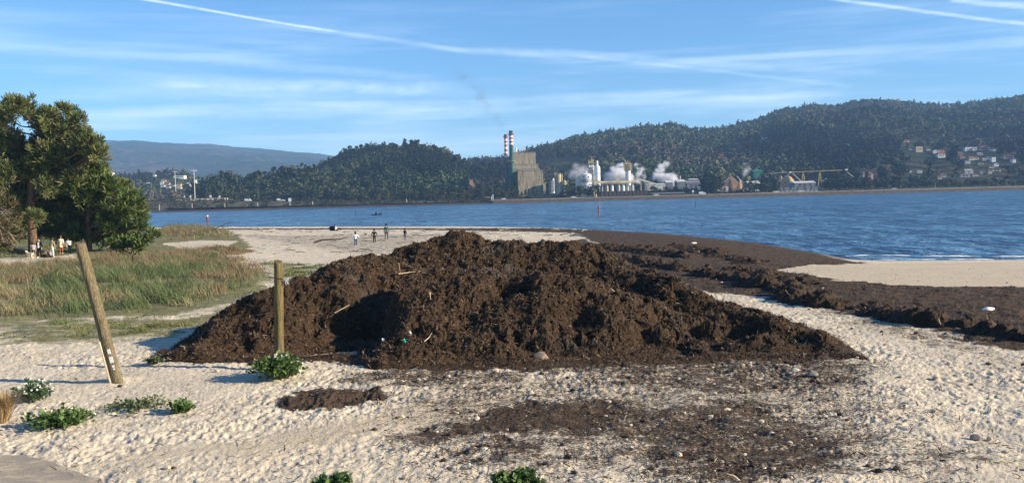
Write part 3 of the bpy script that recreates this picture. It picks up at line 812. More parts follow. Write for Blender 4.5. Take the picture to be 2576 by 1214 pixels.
stick([on_heap(1362, 612)+np.array([0, 0, -.1]), on_heap(1362, 612)+np.array([0.03, 0, .04]), on_heap(1362, 612)+np.array([0.06, 0, .12])], .09, DSTICK, 'dark stump sticking up on the skyline of the heap')
GREEN = simple('green_plastic', (.02, .32, .22), .4, 9, .1)
def scrap(px, py, s, mat, label, name='plastic_scrap', cat='litter'):
    q = on_heap(px, py)+np.array([0, -.06, .03]); mb = MB(); n = 5; vs = []
    for i in range(n):
        for j in range(n):
            vs.append(q+np.array([(i/4-.5)*s, .25*s*math.sin(i*1.7+j), (j/4-.5)*s*1.1+.1*s*math.sin(i*2+j*1.3)]))
    fs = [(i*n+j, (i+1)*n+j, (i+1)*n+j+1, i*n+j+1) for i in range(n-1) for j in range(n-1)]
    vs2 = [v+np.array([0, .006, 0]) for v in vs]; k = len(vs)
    mb.add(vs+vs2, fs+[tuple(k+a for a in f[::-1]) for f in fs])
    return tag(mb.build(name, mat, origin=q), label, cat)
scrap(1020, 860, .085, GREEN, 'bright green plastic scrap low on the front of the heap')
scrap(965, 857, .06, WHITEP, 'white plastic scrap at the left foot of the front lobe')
scrap(1033, 838, .045, WHITEP, 'small white scrap just above the green plastic')
def flat_scrap(px, py, s, label):
    q = G(px, py); return stone(q+np.array([0, 0, .03]), (s, s*.6, s*.25), WHITEP, label, 'plastic_scrap', 'litter', None, .4, int(px) % 50)
flat_scrap(2488, 780, .22, 'white scrap of litter on the dark weed at the right edge')
flat_scrap(1745, 612, .3, 'whitish lump on the brown weed near the waterline')
# driftwood over the far beach
tw = []
for v in range(6):
    mb = MB(); L = 1.0; pts = [(0, 0, .0)]
    for i in range(4): pts.append((pts[-1][0]+.25*L, pts[-1][1]+rnd.uniform(-.07, .07), max(.0, .03+rnd.uniform(-.03, .05))))
    mb.tube(pts, [.035, .03, .026, .02, .01], 6)
    if v % 2: mb.tube([pts[2], (pts[2][0]+.12, pts[2][1]+.14, .05), (pts[2][0]+.25, pts[2][1]+.2, .12)], [.02, .015, .006], 5)
    tw.append(mb)
tws = []
def drift(i, p, rz, s, mat, label, group):
    key = (i, mat.name)
    o = next((q for k_, q in tws if k_ == key), None)
    if o is None:
        o = tw[i].build('driftwood', mat); tws.append((key, o)); q = o
    else:
        q = o.copy(); COL.objects.link(q)
    q.location = tuple(p); q.rotation_euler = (0, rnd.uniform(-.1, .05), rz); q.scale = (s, s, s)
    tag(q, label, 'driftwood', group)
seen = 0
while seen < 190:
    px = rnd.uniform(560, 1420); py = 577+65*rnd.random()**1.5
    if px > 1000 and py > 640-(px-1000)*.14: continue
    if px < 640 and py > 600: continue
    p = G(px, py); drift(rnd.randrange(6), p+np.array([0, 0, .02]), rnd.uniform(-.5, .5)+(math.pi if rnd.random() < .5 else 0), rnd.uniform(.3, 1.2), DSTICK,
          'dark driftwood stick washed up on the far beach behind the heap', 'dark sticks on the far beach'); seen += 1
for i in range(60):
    px = rnd.uniform(545, 760) if i < 26 else rnd.uniform(1080, 1480)
    p = G(px, rnd.uniform(574, 582) if px < 760 else rnd.uniform(576, 600)); drift(rnd.randrange(6), p+np.array([0, 0, .08]), rnd.uniform(-1.2, 1.2)+(math.pi if rnd.random() < .5 else 0), rnd.uniform(.8, 2.2), GSTICK,
          'bleached driftwood branch heaped along the tide line of the far beach', 'bleached branches on the tide line')
p = G(525, 584); mb = MB()
mb.tube([p, p+np.array([1.6, 0, .8]), p+np.array([3.2, .2, 1.4]), p+np.array([4.4, .2, 1.5])], [.09, .07, .05, .02], 7); mb.tube([p+np.array([1.6, 0, .8]), p+np.array([2.4, .1, .9]), p+np.array([3.6, .3, .8])], [.05, .035, .01], 6)
tag(mb.build('driftwood', DSTICK, origin=p), 'large dark dead branch slanting up from the dune grass by the shore', 'driftwood')
for (px, py, s) in ((790, 612, 2.2),):
    p = G(px, py); drift(0, p+np.array([0, 0, .1]), .1, s*1.6, DSTICK, 'thick dark log lying alone on the sand left of the walkers', None)

# ------------------------------------------------------------------ pines at the left
SPREAD = .48
BARK = simple('pine_bark', (.13, .085, .055), .9, 3, .45, .15, (3, 3, .7), .8)
DEADW = simple('dead_wood', (.30, .23, .16), .9, 4, .3)
def tufts(P, D, rs, L, W, k, pal):
    n = len(P)
    d = D[:, None]+SPREAD*rs.randn(n, k, 3); d /= np.linalg.norm(d, axis=2)[..., None]
    s = np.cross(d, rs.randn(n, k, 3)); s /= np.linalg.norm(s, axis=2)[..., None]+1e-9
    ll = L*(.65+.6*rs.rand(n, k, 1)); p = P[:, None]+0*d
    V = np.stack([p-s*W*.35, p+s*W*.35, p+d*ll+s*W*.5, p+d*ll-s*W*.5], 2).reshape(-1, 3)
    c = np.asarray(pal)[rs.randint(len(pal), size=n)]*(.7+.6*rs.rand(n, 1)); c = np.repeat(c[:, None], k, 1)*(.8+.4*rs.rand(n, k, 1))
    return V, np.repeat(c.reshape(-1, 3), 4, 0)
def blob_pine(name, Y, base_px, blobs, trunk, label, pal, rs, dens=9.0, tuft=.42, depth=2.6, kneed=9, cat='tree', limbs=True, tr=.45, W=.075):
    base = G(*base_px); base = np.array([U(base_px[0], base_px[1], Y)[0], Y, g1(U(base_px[0], base_px[1], Y)[0], Y)])
    root = empty(name, base, label, cat)
    sc = Y/F
    Ps, Ds, cen = [], [], []
    for (bx, by, br) in blobs:
        r = br*sc; c = U(bx, by, Y+rs.uniform(-depth, depth)); cen.append((c, r))
        n = int(dens*4*math.pi*r*r*1.0)+8
        v = rs.randn(n, 3); v /= np.linalg.norm(v, axis=1)[:, None]
        rad_ = r*(.30+.95*rs.rand(n, 1)**.8)
        lump = 1+.35*np.sin(v[:, :1]*5+bx)*np.cos(v[:, 2:]*4+by)
        P = c+v*rad_*lump*np.array([1, 1.15, .85])
        Ps.append(P); Ds.append(v*.75+np.array([0, 0, .85]))
    P = np.concatenate(Ps); D = np.concatenate(Ds)
    k = P[:, 2] > base[2]+.5; P, D = P[k], D[k]
    V, c = tufts(P, D, rs, tuft, W, kneed, pal)
    np_mesh('crown', V-base, np.arange(len(V)).reshape(-1, 4), FOL, cols=c, parent=root)
    mb = MB(); tp = [np.array([U(a, b, Y)[0], Y, U(a, b, Y)[2]]) for a, b in trunk]; tp[0] = base-np.array([0, 0, .2])
    mb.tube(tp, [tr*(1-.8*i/(len(tp)-1)) for i in range(len(tp))], 12)
    if limbs:
        for (c_, r) in cen:
            zs = [q[2] for q in tp]; z = min(max(c_[2]-abs(c_[0]-base[0])*.35-.5, base[2]+1.5), zs[-1]-.2)
            x = np.interp(z, zs, [q[0] for q in tp]); a = np.array([x, Y, z]); rr = .05+.03*np.linalg.norm(c_-a)/3
            mid = (a+c_)/2+np.array([rs.uniform(-.3, .3), 0, rs.uniform(-.5, .1)])
            mb.tube([a, mid, c_, c_+np.array([rs.uniform(-.5, .5), 0, r*.7])], [rr, rr*.75, rr*.5, .015], 6)
    mb.build('trunk', BARK, root, smooth=True)
    return root, base, cen
rs = np.random.RandomState(21)
PAL1 = [(.09, .12, .036), (.125, .15, .048), (.16, .175, .06), (.06, .085, .03), (.15, .145, .06)]
PAL2 = [(.085, .125, .032), (.115, .155, .042), (.15, .18, .056), (.055, .085, .024)]
B1 = [(49,273,26),(25,268,18),(8,290,20),(79,286,18),(122,291,15),(137,284,8),(159,281,13),(184,289,15),(198,306,13),(115,312,24),(148,322,26),(184,335,22),(213,347,18),(230,363,17),(245,388,18),(252,380,9),(213,380,27),(164,363,34),(108,349,20),(18,342,25),(-20,310,30),(-15,365,30),(33,373,30),(82,376,17),(131,389,31),(184,409,29),(223,416,21),(49,406,34),(92,412,27),(10,435,30),(66,430,24),(115,424,24),(33,474,20),(150,440,26),(15,500,18),(64,556,22),(88,548,15),(-30,420,30),(66,468,24),(100,458,22),(40,500,22),(120,468,22),(150,470,20),(190,445,22),(10,470,26),(45,535,20),(100,520,16)]
blob_pine('pine_tree', 89, (84, 648), B1, [(84, 648), (80, 560), (78, 470), (82, 400), (105, 340), (60, 285)], 'tall olive pine with a bare trunk, standing over the group of people', PAL1, rs, 6.2, .60, 3.0, 12, W=.075)
B2 = [(225,432,24),(250,442,20),(262,460,20),(285,478,20),(305,470,12),(322,492,19),(340,510,15),(350,530,14),(354,548,11),(312,522,30),(265,500,34),(215,480,34),(160,500,30),(125,498,24),(125,540,28),(170,545,34),(230,550,36),(290,562,32),(325,578,20),(255,590,26),(200,592,24),(150,588,22),(290,600,18),(350,572,14),(105,580,14)]
blob_pine('pine_tree', 91, (225, 640), B2, [(225, 640), (222, 560), (225, 500), (228, 435)], 'broad bushy bright green pine reaching low, right of the tall pine', PAL2, rs, 8.5, .66, 3.0, 12, tr=.3, W=.075)
B3 = [(-10,520,30),(15,545,24),(-5,580,28),(10,610,20),(35,590,12),(20,515,16),(-40,540,40),(-40,600,30)]
r3, bs3, _ = blob_pine('pine_tree', 72, (-25, 655), B3, [(-25, 655), (-20, 600), (-18, 540), (-15, 500)], 'half dead pine with bare brown branches at the left edge', [(.09,.085,.035),(.12,.10,.045),(.14,.10,.05),(.07,.075,.03)], rs, 6, .5, 1.5, 8, tr=.25)
mb = MB()
for i in range(26):
    a = U(-20, rnd.uniform(520, 640), 71.5); e = U(rnd.uniform(10, 58), rnd.uniform(530, 625), 71.5+rnd.uniform(-1.5, 1)); e[2] += .2
    mid = (a+e)/2+np.array([0, 0, rnd.uniform(-.3, .4)]); mb.tube([a, mid, e], [.05, .035, .012], 5)
mb.build('dead_branches', DEADW, r3)
blob_pine('young_pine', 62, (330, 648), [(318,612,13),(345,606,12),(372,602,10),(385,592,9),(300,622,12),(350,622,11),(280,614,10)], [(330, 648), (338, 620), (350, 600)], 'young low pine spreading over the dune grass below the bushy pine', PAL2, rs, 16, .36, 1.2, 10, tr=.08)
B5 = [(20,560,30),(60,590,20),(-20,580,40),(140,600,18),(110,575,26),(180,575,26),(160,610,12)]
for i, (Y, dx, lab) in enumerate(((135, 0, 'dark pine standing in shade far behind the people, left of the trunk'), (150, 95, 'dark pine in the shade behind the bushy pine'))):
    blob_pine('pine_tree', Y, (60+dx, 597), [(a*.7+dx, b-14, r_*.9) for a, b, r_ in B5], [(60+dx, 597), (58+dx, 575), (55+dx, 545)], lab, PAL1, rs, 3.5, .8, 4, 8, tr=.35, W=.14)
for i, px in enumerate((166, 187)):
    p = G(px, 624); mb = MB(); mb.tube([p, p+np.array([.1, 0, 2.]), p+np.array([-.1, 0, 4.5])], [.16, .13, .08], 8)
    r_ = empty('pine_tree', p, ['thin pale stemmed pine behind the person in the patterned jacket', 'thin dark stemmed pine behind the person in the cream coat'][i], 'tree')
    mb.build('trunk', [DEADW, BARK][i], r_)
    q = np.array([p+np.array([0, 0, 4.6])+rs.randn(3)*np.array([1, 1, .6]) for _ in range(220)]); V, c = tufts(q, np.tile([0, 0, .7], (220, 1)), rs, .5, .08, 8, PAL2)
    np_mesh('crown', V-p, np.arange(len(V)).reshape(-1, 4), FOL, cols=c, parent=r_)

# ------------------------------------------------------------------ people and dogs
def skin(name, verts, edges, radii, mat, parent, sub=1, root=0):
    me = bpy.data.meshes.new(name); me.from_pydata([tuple(map(float, v)) for v in verts], edges, []); me.update()
    o = bpy.data.objects.new(name+'_tmp', me); COL.objects.link(o)
    o.modifiers.new('s', 'SKIN')
    sv = me.skin_vertices[0].data
    for i, r in enumerate(radii):
        sv[i].radius = (r, r) if not hasattr(r, '__len__') else r
        sv[i].use_root = (i == root)
    ss = o.modifiers.new('u', 'SUBSURF'); ss.levels = sub; ss.render_levels = sub
    dg = bpy.context.evaluated_depsgraph_get()
    m2 = bpy.data.meshes.new_from_object(o.evaluated_get(dg)); m2.name = name
    bpy.data.objects.remove(o); bpy.data.meshes.remove(me)
    m2.polygons.foreach_set('use_smooth', [True]*len(m2.polygons))
    m2.materials.clear(); m2.materials.append(mat)
    return link(name, m2, parent)
SKIN = simple('skin', (.48, .30, .21), .6, 5, .1)
def cloth(n, c): return simple(n, c, .85, 14, .25, .1)
def person(loc, face, h, label, top, bottom, hair=(.03, .02, .015), shoes=(.5, .5, .5), lean=0.0, stride=.1, armL=(-.12, 0, -.5), armR=(.12, 0, -.5), elbL=(0, .05, -.24), elbR=(0, .05, -.24),
           skirt=False, sitting=False, longhair=False, topname='top', botname='trousers', coat=0.0, inner=None, hat=None, barefoot_legs=False, child=False):
    root = empty('person', loc, label, 'person', None, face); s = h/1.75; root.scale = (s, s, s)
    cl, sl = math.cos(lean), math.sin(lean)
    def tl(v):                                   # lean the upper body about the hips
        x, y, z = v; z -= .95; return (x, y*cl+z*sl, .95+z*cl-y*sl)
    hs_ = 1.18 if child else 1.0
    hd = [tl((0, 0, 1.47)), tl((0, .01, 1.56)), tl((0, .02, 1.63*1.0)), tl((0, .015, 1.71))]
    V = [(0, 0, .93), tl((0, 0, 1.12)), tl((0, -.01, 1.33)), tl((0, 0, 1.44))]+hd
    R = [.125, .115, .14, .07, .055, .078*hs_, .092*hs_, .065*hs_]; E = [(0, 1), (1, 2), (2, 3), (3, 4), (4, 5), (5, 6), (6, 7)]
    nose = len(V); V.append(tl((0, .115*hs_, 1.615))); R.append(.014); E.append((6, nose))
    arms = []
    for sd, A, B in ((-1, armL, elbL), (1, armR, elbR)):
        sh = tl((sd*.19, 0, 1.40)); k = A; el = tuple(np.array(tl((sd*.19, 0, 1.40)))+np.array((k[0], k[1], k[2]))*.56); wr = tuple(np.array(el)+np.array(B))
        dv = np.array(B)/np.linalg.norm(B); pm = np.array(wr)+dv*.08
        i = len(V); V += [sh, el, wr, tuple(pm)]; R += [.062, .046, .032, .04]; E += [(2, i), (i, i+1), (i+1, i+2), (i+2, i+3)]
        perp = np.cross(dv, (0, 1, 0.2)); perp /= np.linalg.norm(perp)+1e-6
        for q, (o, Lf) in enumerate(((-.03, .075), (-.01, .088), (.01, .082), (.028, .062))):
            j = len(V); V += [tuple(pm+perp*o+dv*.04), tuple(pm+perp*o*1.2+dv*(.04+Lf*.6)), tuple(pm+perp*o*1.2+dv*(.04+Lf)+np.array([0, .02, 0]))]; R += [.010, .009, .008]; E += [(i+3, j), (j, j+1), (j+1, j+2)]
        j = len(V); V += [tuple(pm+np.array([0, .045, 0])), tuple(pm+np.array([0, .065, 0])+dv*.04)]; R += [.011, .009]; E += [(i+2, j), (j, j+1)]
        arms.append((sh, el, wr))
    legs = []
    for sd in (-1, 1):
        ph = sd*stride
        if sitting: hp, kn, an, to = (sd*.09, .0, .12), (sd*.14, .40, .42), (sd*.12, .62, .06), (sd*.12, .78, .03)
        else: hp, kn, an, to = (sd*.095, 0, .88), (sd*.10, ph*.55+.02, .48), (sd*.10, ph, .08), (sd*.115, ph+.17, .03)
        i = len(V); V += [hp, kn, an, to]; R += [.088, .058, .042, .035]; E += [(0, i), (i, i+1), (i+1, i+2), (i+2, i+3)]; legs.append((hp, kn, an, to))
    if sitting:
        V = [(x, y, z-.80) if k_ < len(V)-8 else (x, y, z) for k_, (x, y, z) in enumerate(V)]
        hd = [(x, y, z-.80) for x, y, z in hd]; arms = [tuple((x, y, z-.80) for x, y, z in a) for a in arms]
    skin('body', V, E, R, SKIN, root)
    dz = -.80 if sitting else 0
    T = [np.array(tl(q))+np.array([0, 0, dz]) for q in ((0, 0, .90-coat), (0, 0, 1.12), (0, -.01, 1.32), (0, 0, 1.44))]
    V = [tuple(q) for q in T]; R = [.155+coat*.25, .145, .165, .085]; E = [(0, 1), (1, 2), (2, 3)]
    for (sh, el, wr) in arms:
        i = len(V); V += [sh, el, tuple(np.array(el)+(np.array(wr)-np.array(el))*.9)]; R += [.085, .065, .052]; E += [(2, i), (i, i+1), (i+1, i+2)]
    skin(topname, V, E, R, top, root, root=2)
    if inner is not None:
        mb = MB(); f = [np.array(tl((x, .168 if z > 1.0 else .16, z))) for x, z in ((-.055, .88), (.055, .88), (.06, 1.40), (-.06, 1.40))]
        b = [q-np.array([0, .06, 0]) for q in f]; mb.add([q*s+np.array([0, 0, 0]) for q in f+b], [(0, 1, 2, 3), (7, 6, 5, 4), (0, 4, 5, 1), (1, 5, 6, 2), (2, 6, 7, 3), (3, 7, 4, 0)])
        me = bpy.data.meshes.new('shirt'); me.from_pydata([tuple(q) for q in f+b], [], [(0, 1, 2, 3), (7, 6, 5, 4), (0, 4, 5, 1), (1, 5, 6, 2), (2, 6, 7, 3), (3, 7, 4, 0)]); me.materials.append(inner); link('shirt', me, root)
    V = [(0, 0, .94+dz)]; R = [.145]; E = []
    if skirt:
        V += [(0, 0, .75), (0, .01, .50)]; R += [.19, .215]; E = [(0, 1), (1, 2)]
    else:
        for hp, kn, an, to in legs:
            i = len(V); V += [hp, kn, an]; R += [.108, .082, .070]; E += [(0, i), (i, i+1), (i+1, i+2)]
    skin(botname, V, E, R, bottom, root)
    V = [hd[2], hd[3], tuple(np.array(hd[2])+np.array([0, -.045, .03]))]; R = [.096*hs_, .088*hs_, .095*hs_]; E = [(0, 1), (0, 2)]
    V[0] = tuple(np.array(hd[2])+np.array([0, -.035, .045]))
    if longhair: V.append(tuple(np.array(hd[0])+np.array([0, -.07, -.02]))); R.append(.085); E.append((2, 3))
    skin('hair', V, E, R, cloth('hair_%.3f' % hair[0], hair), root)
    if hat is not None:
        skin('hat', [tuple(np.array(hd[3])+np.array([0, 0, .0])), tuple(np.array(hd[3])+np.array([0, 0, .06]))], [(0, 1)], [.118, .09], hat, root)
    sm = simple('shoe_%.2f' % shoes[0], shoes, .7, 8, .1)
    for hp, kn, an, to in legs:
        skin('shoe', [(an[0], an[1]-.03, .045), (to[0], to[1], .035)], [(0, 1)], [.052, .043], sm, root)
    return root
def ground_at(px, py, dz=0): q = G(px, py); return (q[0], q[1], q[2]+dz)
BLK = cloth('black_cloth', (.012, .012, .016)); NAVY = cloth('navy_jacket', (.012, .015, .028)); WHT = cloth('white_cloth', (.72, .72, .72)); GRY = cloth('grey_cloth', (.30, .31, .36))
CRM = cloth('cream_cloth', (.62, .56, .42)); JEAN = cloth('blue_denim', (.06, .085, .14)); GRNC = cloth('green_jumper', (.075, .15, .11)); LGT = cloth('pale_trousers', (.66, .63, .60)); GTR = cloth('grey_trousers', (.11, .13, .16)); RST = cloth('rust_cloth', (.24, .07, .03))
PAT = simple('patterned_jacket', (.26, .22, .15), .85, 26, .65, .1)
person(ground_at(85, 650), .5, 1.55, 'person in a grey top and black skirt bending forward beside the white dog', GRY, BLK, lean=.75, stride=.05, skirt=True, botname='skirt', armL=(-.05, .1, -.5), armR=(.05, .1, -.5))
person(ground_at(100, 648), math.pi*.97, 1.76, 'person in an open navy jacket over a white shirt facing the camera', NAVY, BLK, inner=WHT, stride=.08, topname='jacket', shoes=(.7, .7, .7), armL=(-.14, .02, -.5), armR=(.14, .02, -.5))
person(ground_at(131, 647), -.3, 1.72, 'person in a patterned jacket and pale trousers seen from behind', PAT, LGT, hair=(.07, .06, .05), lean=.18, stride=.05, topname='jacket', coat=.2)
person(ground_at(154, 638), .1, 1.72, 'person in a long cream coat and pale hat seen from behind', CRM, RST, hair=(.10, .08, .06), lean=.08, stride=.04, topname='coat', coat=.36, hat=CRM)
person(ground_at(177, 641), .9, 1.68, 'person in a white shirt stooping at the far right of the group', WHT, BLK, lean=.6, stride=.06, armL=(-.05, .2, -.5), armR=(.05, .2, -.5))
person(ground_at(895, 619), .15, 1.36, 'child with bushy dark hair in a white jacket and jeans', WHT, JEAN, stride=.12, topname='jacket', armL=(-.38, .02, -.32), armR=(.40, -.02, -.30), elbL=(-.05, .08, .22), elbR=(.0, .05, -.2), coat=.12, longhair=True, child=True, hair=(.035, .015, .012))
person(ground_at(942, 611), .1, 1.40, 'child dressed all in black walking beside the adult in green', BLK, BLK, stride=.10, topname='jumper', armL=(-.22, 0, -.46), armR=(.30, 0, -.42), child=True, hair=(.05, .03, .02), shoes=(.02, .02, .02))
person(ground_at(973, 605), -.15, 1.78, 'tall adult in a green jumper and grey trousers walking on the beach', GRNC, GTR, stride=.14, topname='jumper', shoes=(.6, .5, .42))
person(ground_at(1019, 604), -.35, 1.24, 'small child in a black top, rightmost of the walkers', BLK, GTR, stride=.08, armL=(-.08, .15, -.42), elbL=(.08, .16, .08), child=True, shoes=(.03, .03, .03))
person(ground_at(847, 580), -1.2, 1.7, 'person in white and black sitting low on the sand near the waterline', WHT, BLK, sitting=True, armL=(-.15, -.2, -.45), armR=(.15, -.2, -.45), lean=-.3)
q = G(838, 580); stone(q+np.array([0, 0, .3]), (.75, .4, .42), cloth('black_cloth', (.012, .012, .016)), 'black bag on the sand beside the seated person', 'bag', 'bag', seed=14)
q = G(142, 646); stone(np.array([U(142, 646, q[1]-.6)[0]-.9, q[1]-.6, g1(q[0]-.9, q[1]-.6)+.12]), (.6, .35, .2), cloth('black_cloth', (.012, .012, .016)), 'dark bag lying on the ground between the standing people', 'bag', 'bag', seed=15)
def dog(loc, face, s, mat, label, ear):
    root = empty('dog', loc, label, 'dog', None, face); root.scale = (s, s, s)
    V = [(0, -.28, .50), (0, 0, .50), (0, .28, .52), (0, .40, .62), (0, .47, .72), (0, .62, .68), (0, -.42, .58), (0, -.52, .74)]
    R = [.10, .105, .13, .08, .085, .04, .03, .02]; E = [(0, 1), (1, 2), (2, 3), (3, 4), (4, 5), (0, 6), (6, 7)]
    for sd in (-1, 1):
        i = len(V); V += [(sd*.08, .26, .40), (sd*.08, .25, .22), (sd*.08, .25, .04), (sd*.08, .31, .025)]; R += [.06, .035, .028, .03]; E += [(2, i), (i, i+1), (i+1, i+2), (i+2, i+3)]
        i = len(V); V += [(sd*.08, -.26, .38), (sd*.085, -.20, .28), (sd*.085, -.36, .16), (sd*.085, -.34, .04), (sd*.085, -.28, .025)]; R += [.075, .05, .03, .027, .03]; E += [(0, i), (i, i+1), (i+1, i+2), (i+2, i+3), (i+3, i+4)]
    skin('body', V, E, R, mat, root, root=1)
    for sd in (-1, 1): skin('ear', [(sd*.06, .45, .79), (sd*.10, .44, .72), (sd*.105, .45, .66)], [(0, 1), (1, 2)], [.02, .03, .015], ear, root)
    return root
dog(ground_at(76, 651), 1.2, .95, cloth('cream_fur', (.62, .55, .43)), 'white dog standing at the left of the group under the pine', cloth('cream_fur', (.62, .55, .43)))
dog(ground_at(921, 597), .6, .80, cloth('tan_white_fur', (.45, .36, .26)), 'small brown and white dog on the beach behind the children', cloth('brown_fur', (.09, .05, .03)))

# ------------------------------------------------------------------ far shore: terrain
def tpx(px, py=495): d = raydir(px, py); return d[0]/d[1]
def hz(px): return 495-(px-1288)*math.tan(ROLL)       # horizon height in the photo
SHORE_Y, LAND = 690.0, 1.0
def upz(px, py, Y): return U(px, py, Y)
def proj(x, y, z):
    d = np.stack([x, y, z-CAMZ], -1); f = d@_f
    return CX+F*(d@_r)/f, CY-F*(d@_u)/f
class Hill:
    def __init__(s, prof, front, z0, th, seed, pw=.8, rough=6):
        s.t, s.Y, s.z = [], [], []
        for px, py, Y in prof:
            p = U(px, py, Y); s.t.append(p[0]/p[1]); s.Y.append(Y); s.z.append(p[2]-th)
        s.front, s.z0, s.seed, s.pw, s.rough = front, z0, seed, pw, rough
    def h(s, x, y):
        t = x/np.maximum(y, 1)
        R = np.interp(t, s.t, s.Y); zr = np.interp(t, s.t, s.z); f = s.front
        u = np.clip((y-f)/(R-f), 0, None)
        up = np.where(u <= 1, np.clip(u, 0, 1)**s.pw, np.clip(1-(u-1)*1.3, -1, 1))
        up = np.where(u <= 1, .22*np.sin(np.clip(up, 0, 1)*math.pi/2)+.78*np.clip(u, 0, 1), up)
        n = (fbm(x*.006, y*.006, s.seed, 4)-.5)*s.rough*np.clip(u*(2-u), 0, 1)*4*np.clip(1.05-u, 0.05, 1)
        return s.z0+np.maximum(zr-s.z0, 0)*up+n
H_RIGHT = Hill([(1060,470,1500),(1150,395,1500),(1200,388,1500),(1290,384,1500),(1330,365,1550),(1400,347,1600),(1500,328,1650),(1600,314,1700),(1690,304,1700),(1740,318,1750),(1830,310,1800),(1900,296,1850),(1960,270,1900),(2050,256,1900),(2100,262,1900),(2170,242,1950),(2250,245,2000),(2330,256,2050),(2420,252,2050),(2500,241,2000),(2576,231,2000),(2800,225,2000),(3300,260,2000)], 860, 2, 14, 401, .85, 14)
H_DOME = Hill([(560,490,1150),(700,470,1120),(760,425,1100),(800,402,1100),(830,384,1100),(880,360,1100),(940,350,1100),(1000,347,1100),(1060,350,1100),(1110,360,1100),(1150,382,1100),(1200,420,1050),(1250,465,1000),(1290,492,950)], 790, 1.5, 17, 402, .8, 5)
H_LOW = Hill([(-300,430,1500),(200,447,1500),(270,442,1500),(330,438,1500),(400,428,1450),(440,424,1400),(475,432,1400),(500,452,1300),(560,470,1200),(620,490,1100)], 860, 1.5, 9, 404, .9, 4)
H_FAR = Hill([(-900,345,5600),(-200,352,5600),(100,352,5500),(200,353,5500),(270,356,5500),(330,354,5500),(420,360,5500),(520,364,5500),(640,374,5500),(760,385,5600),(830,392,5600),(1000,400,5600),(1300,420,5600)], 2500, 2, 0, 405, .75, 45)
def land_h(x, y):
    z = LAND+np.zeros_like(x)+.004*np.maximum(y-760, 0)*0
    for h in (H_RIGHT, H_DOME, H_LOW):
        z = np.maximum(z, np.where(y > h.front, h.h(x, y), -5))
    return z
BARE = [(1165, 500), (1180, 452), (1215, 430), (1250, 428), (1283, 444), (1292, 500)]
def terrain(name, t0, t1, nt_, ys, f, mat, label, th=0):
    t = np.linspace(t0, t1, nt_); T, Y = np.meshgrid(t, ys); X = T*Y
    Z = f(X.ravel(), Y.ravel())
    i = np.arange(X.size).reshape(X.shape)
    Fa = np.stack([i[:-1, :-1], i[:-1, 1:], i[1:, 1:], i[1:, :-1]], -1).reshape(-1, 4)
    o = np_mesh(name, np.stack([X.ravel(), Y.ravel(), Z], 1), Fa, mat, dict(bare=sst(-6, 6, poly_sd(*proj(X.ravel()+25*(fbm(X.ravel()*.02, Y.ravel()*.02, 8, 3)-.5), Y.ravel(), Z), BARE))*(Y.ravel() < 1130)), smooth=True)
    tag(o, label, name.replace('_', ' '), kind='structure')
    return o
def hillmat(name, a, b, c, s1, s2):
    m, nt, out = newmat(name); tc = nt.nodes.new('ShaderNodeTexCoord'); P = tc.outputs['Object']
    n1 = noise(nt, P, s1, 5, .6); n2 = noise(nt, P, s2, 4, .7)
    col = mixc(nt, mapr(nt, n1, .42, .6), a, b); col = mixc(nt, mapr(nt, n2, .4, .65), col, c)
    col = mixc(nt, mth(nt, 'MULTIPLY', attr(nt, 'bare'), mapr(nt, n2, .3, .6, .5, 1)), col, (.17, .10, .07))
    bsdf(nt, out, col, .95, n2, 1.0, 8.0, .05)
    return m
HM = hillmat('hill_scrub', (.030, .042, .018), (.075, .060, .036), (.022, .032, .014), .008, .05)
terrain('hills', -.95, .95, 500, np.concatenate([np.linspace(726, 1250, 150), np.linspace(1258, 2300, 110), np.linspace(2350, 6000, 20)]),
        lambda x, y: np.where(y > 2350, np.minimum(land_h(x, y), LAND), land_h(x, y)), HM, 'wooded hills rising behind the mill and the far shore')
FM = hillmat('far_hill_scrub', (.020, .034, .016), (.085, .066, .048), (.018, .030, .014), .0022, .02)
terrain('mountain', -.85, .12, 900, np.linspace(2500, 6300, 130), lambda x, y: H_FAR.h(x, y)+10*(fbm(x*.02, y*.02, 9, 3)-.5)+np.where(np.abs(y-5550) < 200, 9*vn(x*.035, y*0, 77)*vn(x*.008, y*0, 78), 0), FM, 'long blue wooded ridge far away behind the village at the left')

# ---- shore line: mud, road bank, road
ZTX = [(-900, 7.5), (U(370, 503, 730)[0], 7.0), (U(560, 500, 730)[0], 6.6), (U(620, 507, 730)[0], 5.0), (U(730, 507, 730)[0], 4.4), (U(900, 502, 730)[0], 3.2), (U(1020, 503, 730)[0], 2.2), (U(1240, 506, 730)[0], 1.2), (800, 1.2)]
def bank_z(x, y):
    zt = np.interp(x, [a for a, b in ZTX], [b for a, b in ZTX])
    return .12+(zt-.12)*np.interp(y, [703, 707, 713, 722, 732, 760], [0, .25, .72, 1, 1, .5])
def strip(name, x0, x1, prof, mat, label, cat, kind='structure', amp=0, nx=500, sd=1, zf=None):
    xs = np.linspace(x0, x1, nx); V = []
    for (y, z) in prof:
        a = amp if 0 < z else amp*.4
        V.append(np.stack([xs, y+2*a*(vn(xs*.08, xs*0+y, sd)-.5), (z if zf is None else zf(xs, y))+a*(fbm(xs*.12, xs*0+y, sd+3, 3)-.5)*2*(1 if z > WATER else 0)], 1))
    n = len(prof); V = np.stack(V, 0)
    i = np.arange(n*nx).reshape(n, nx)
    Fa = np.stack([i[:-1, :-1], i[:-1, 1:], i[1:, 1:], i[1:, :-1]], -1).reshape(-1, 4)
    o = np_mesh(name, V.reshape(-1, 3), Fa, mat)
    return tag(o, label, cat, kind=kind)
MUD = simple('shore_mud', (.055, .042, .032), .8, .25, .35); EARTH = simple('bank_scrub', (.065, .060, .030), .95, .18, .5)
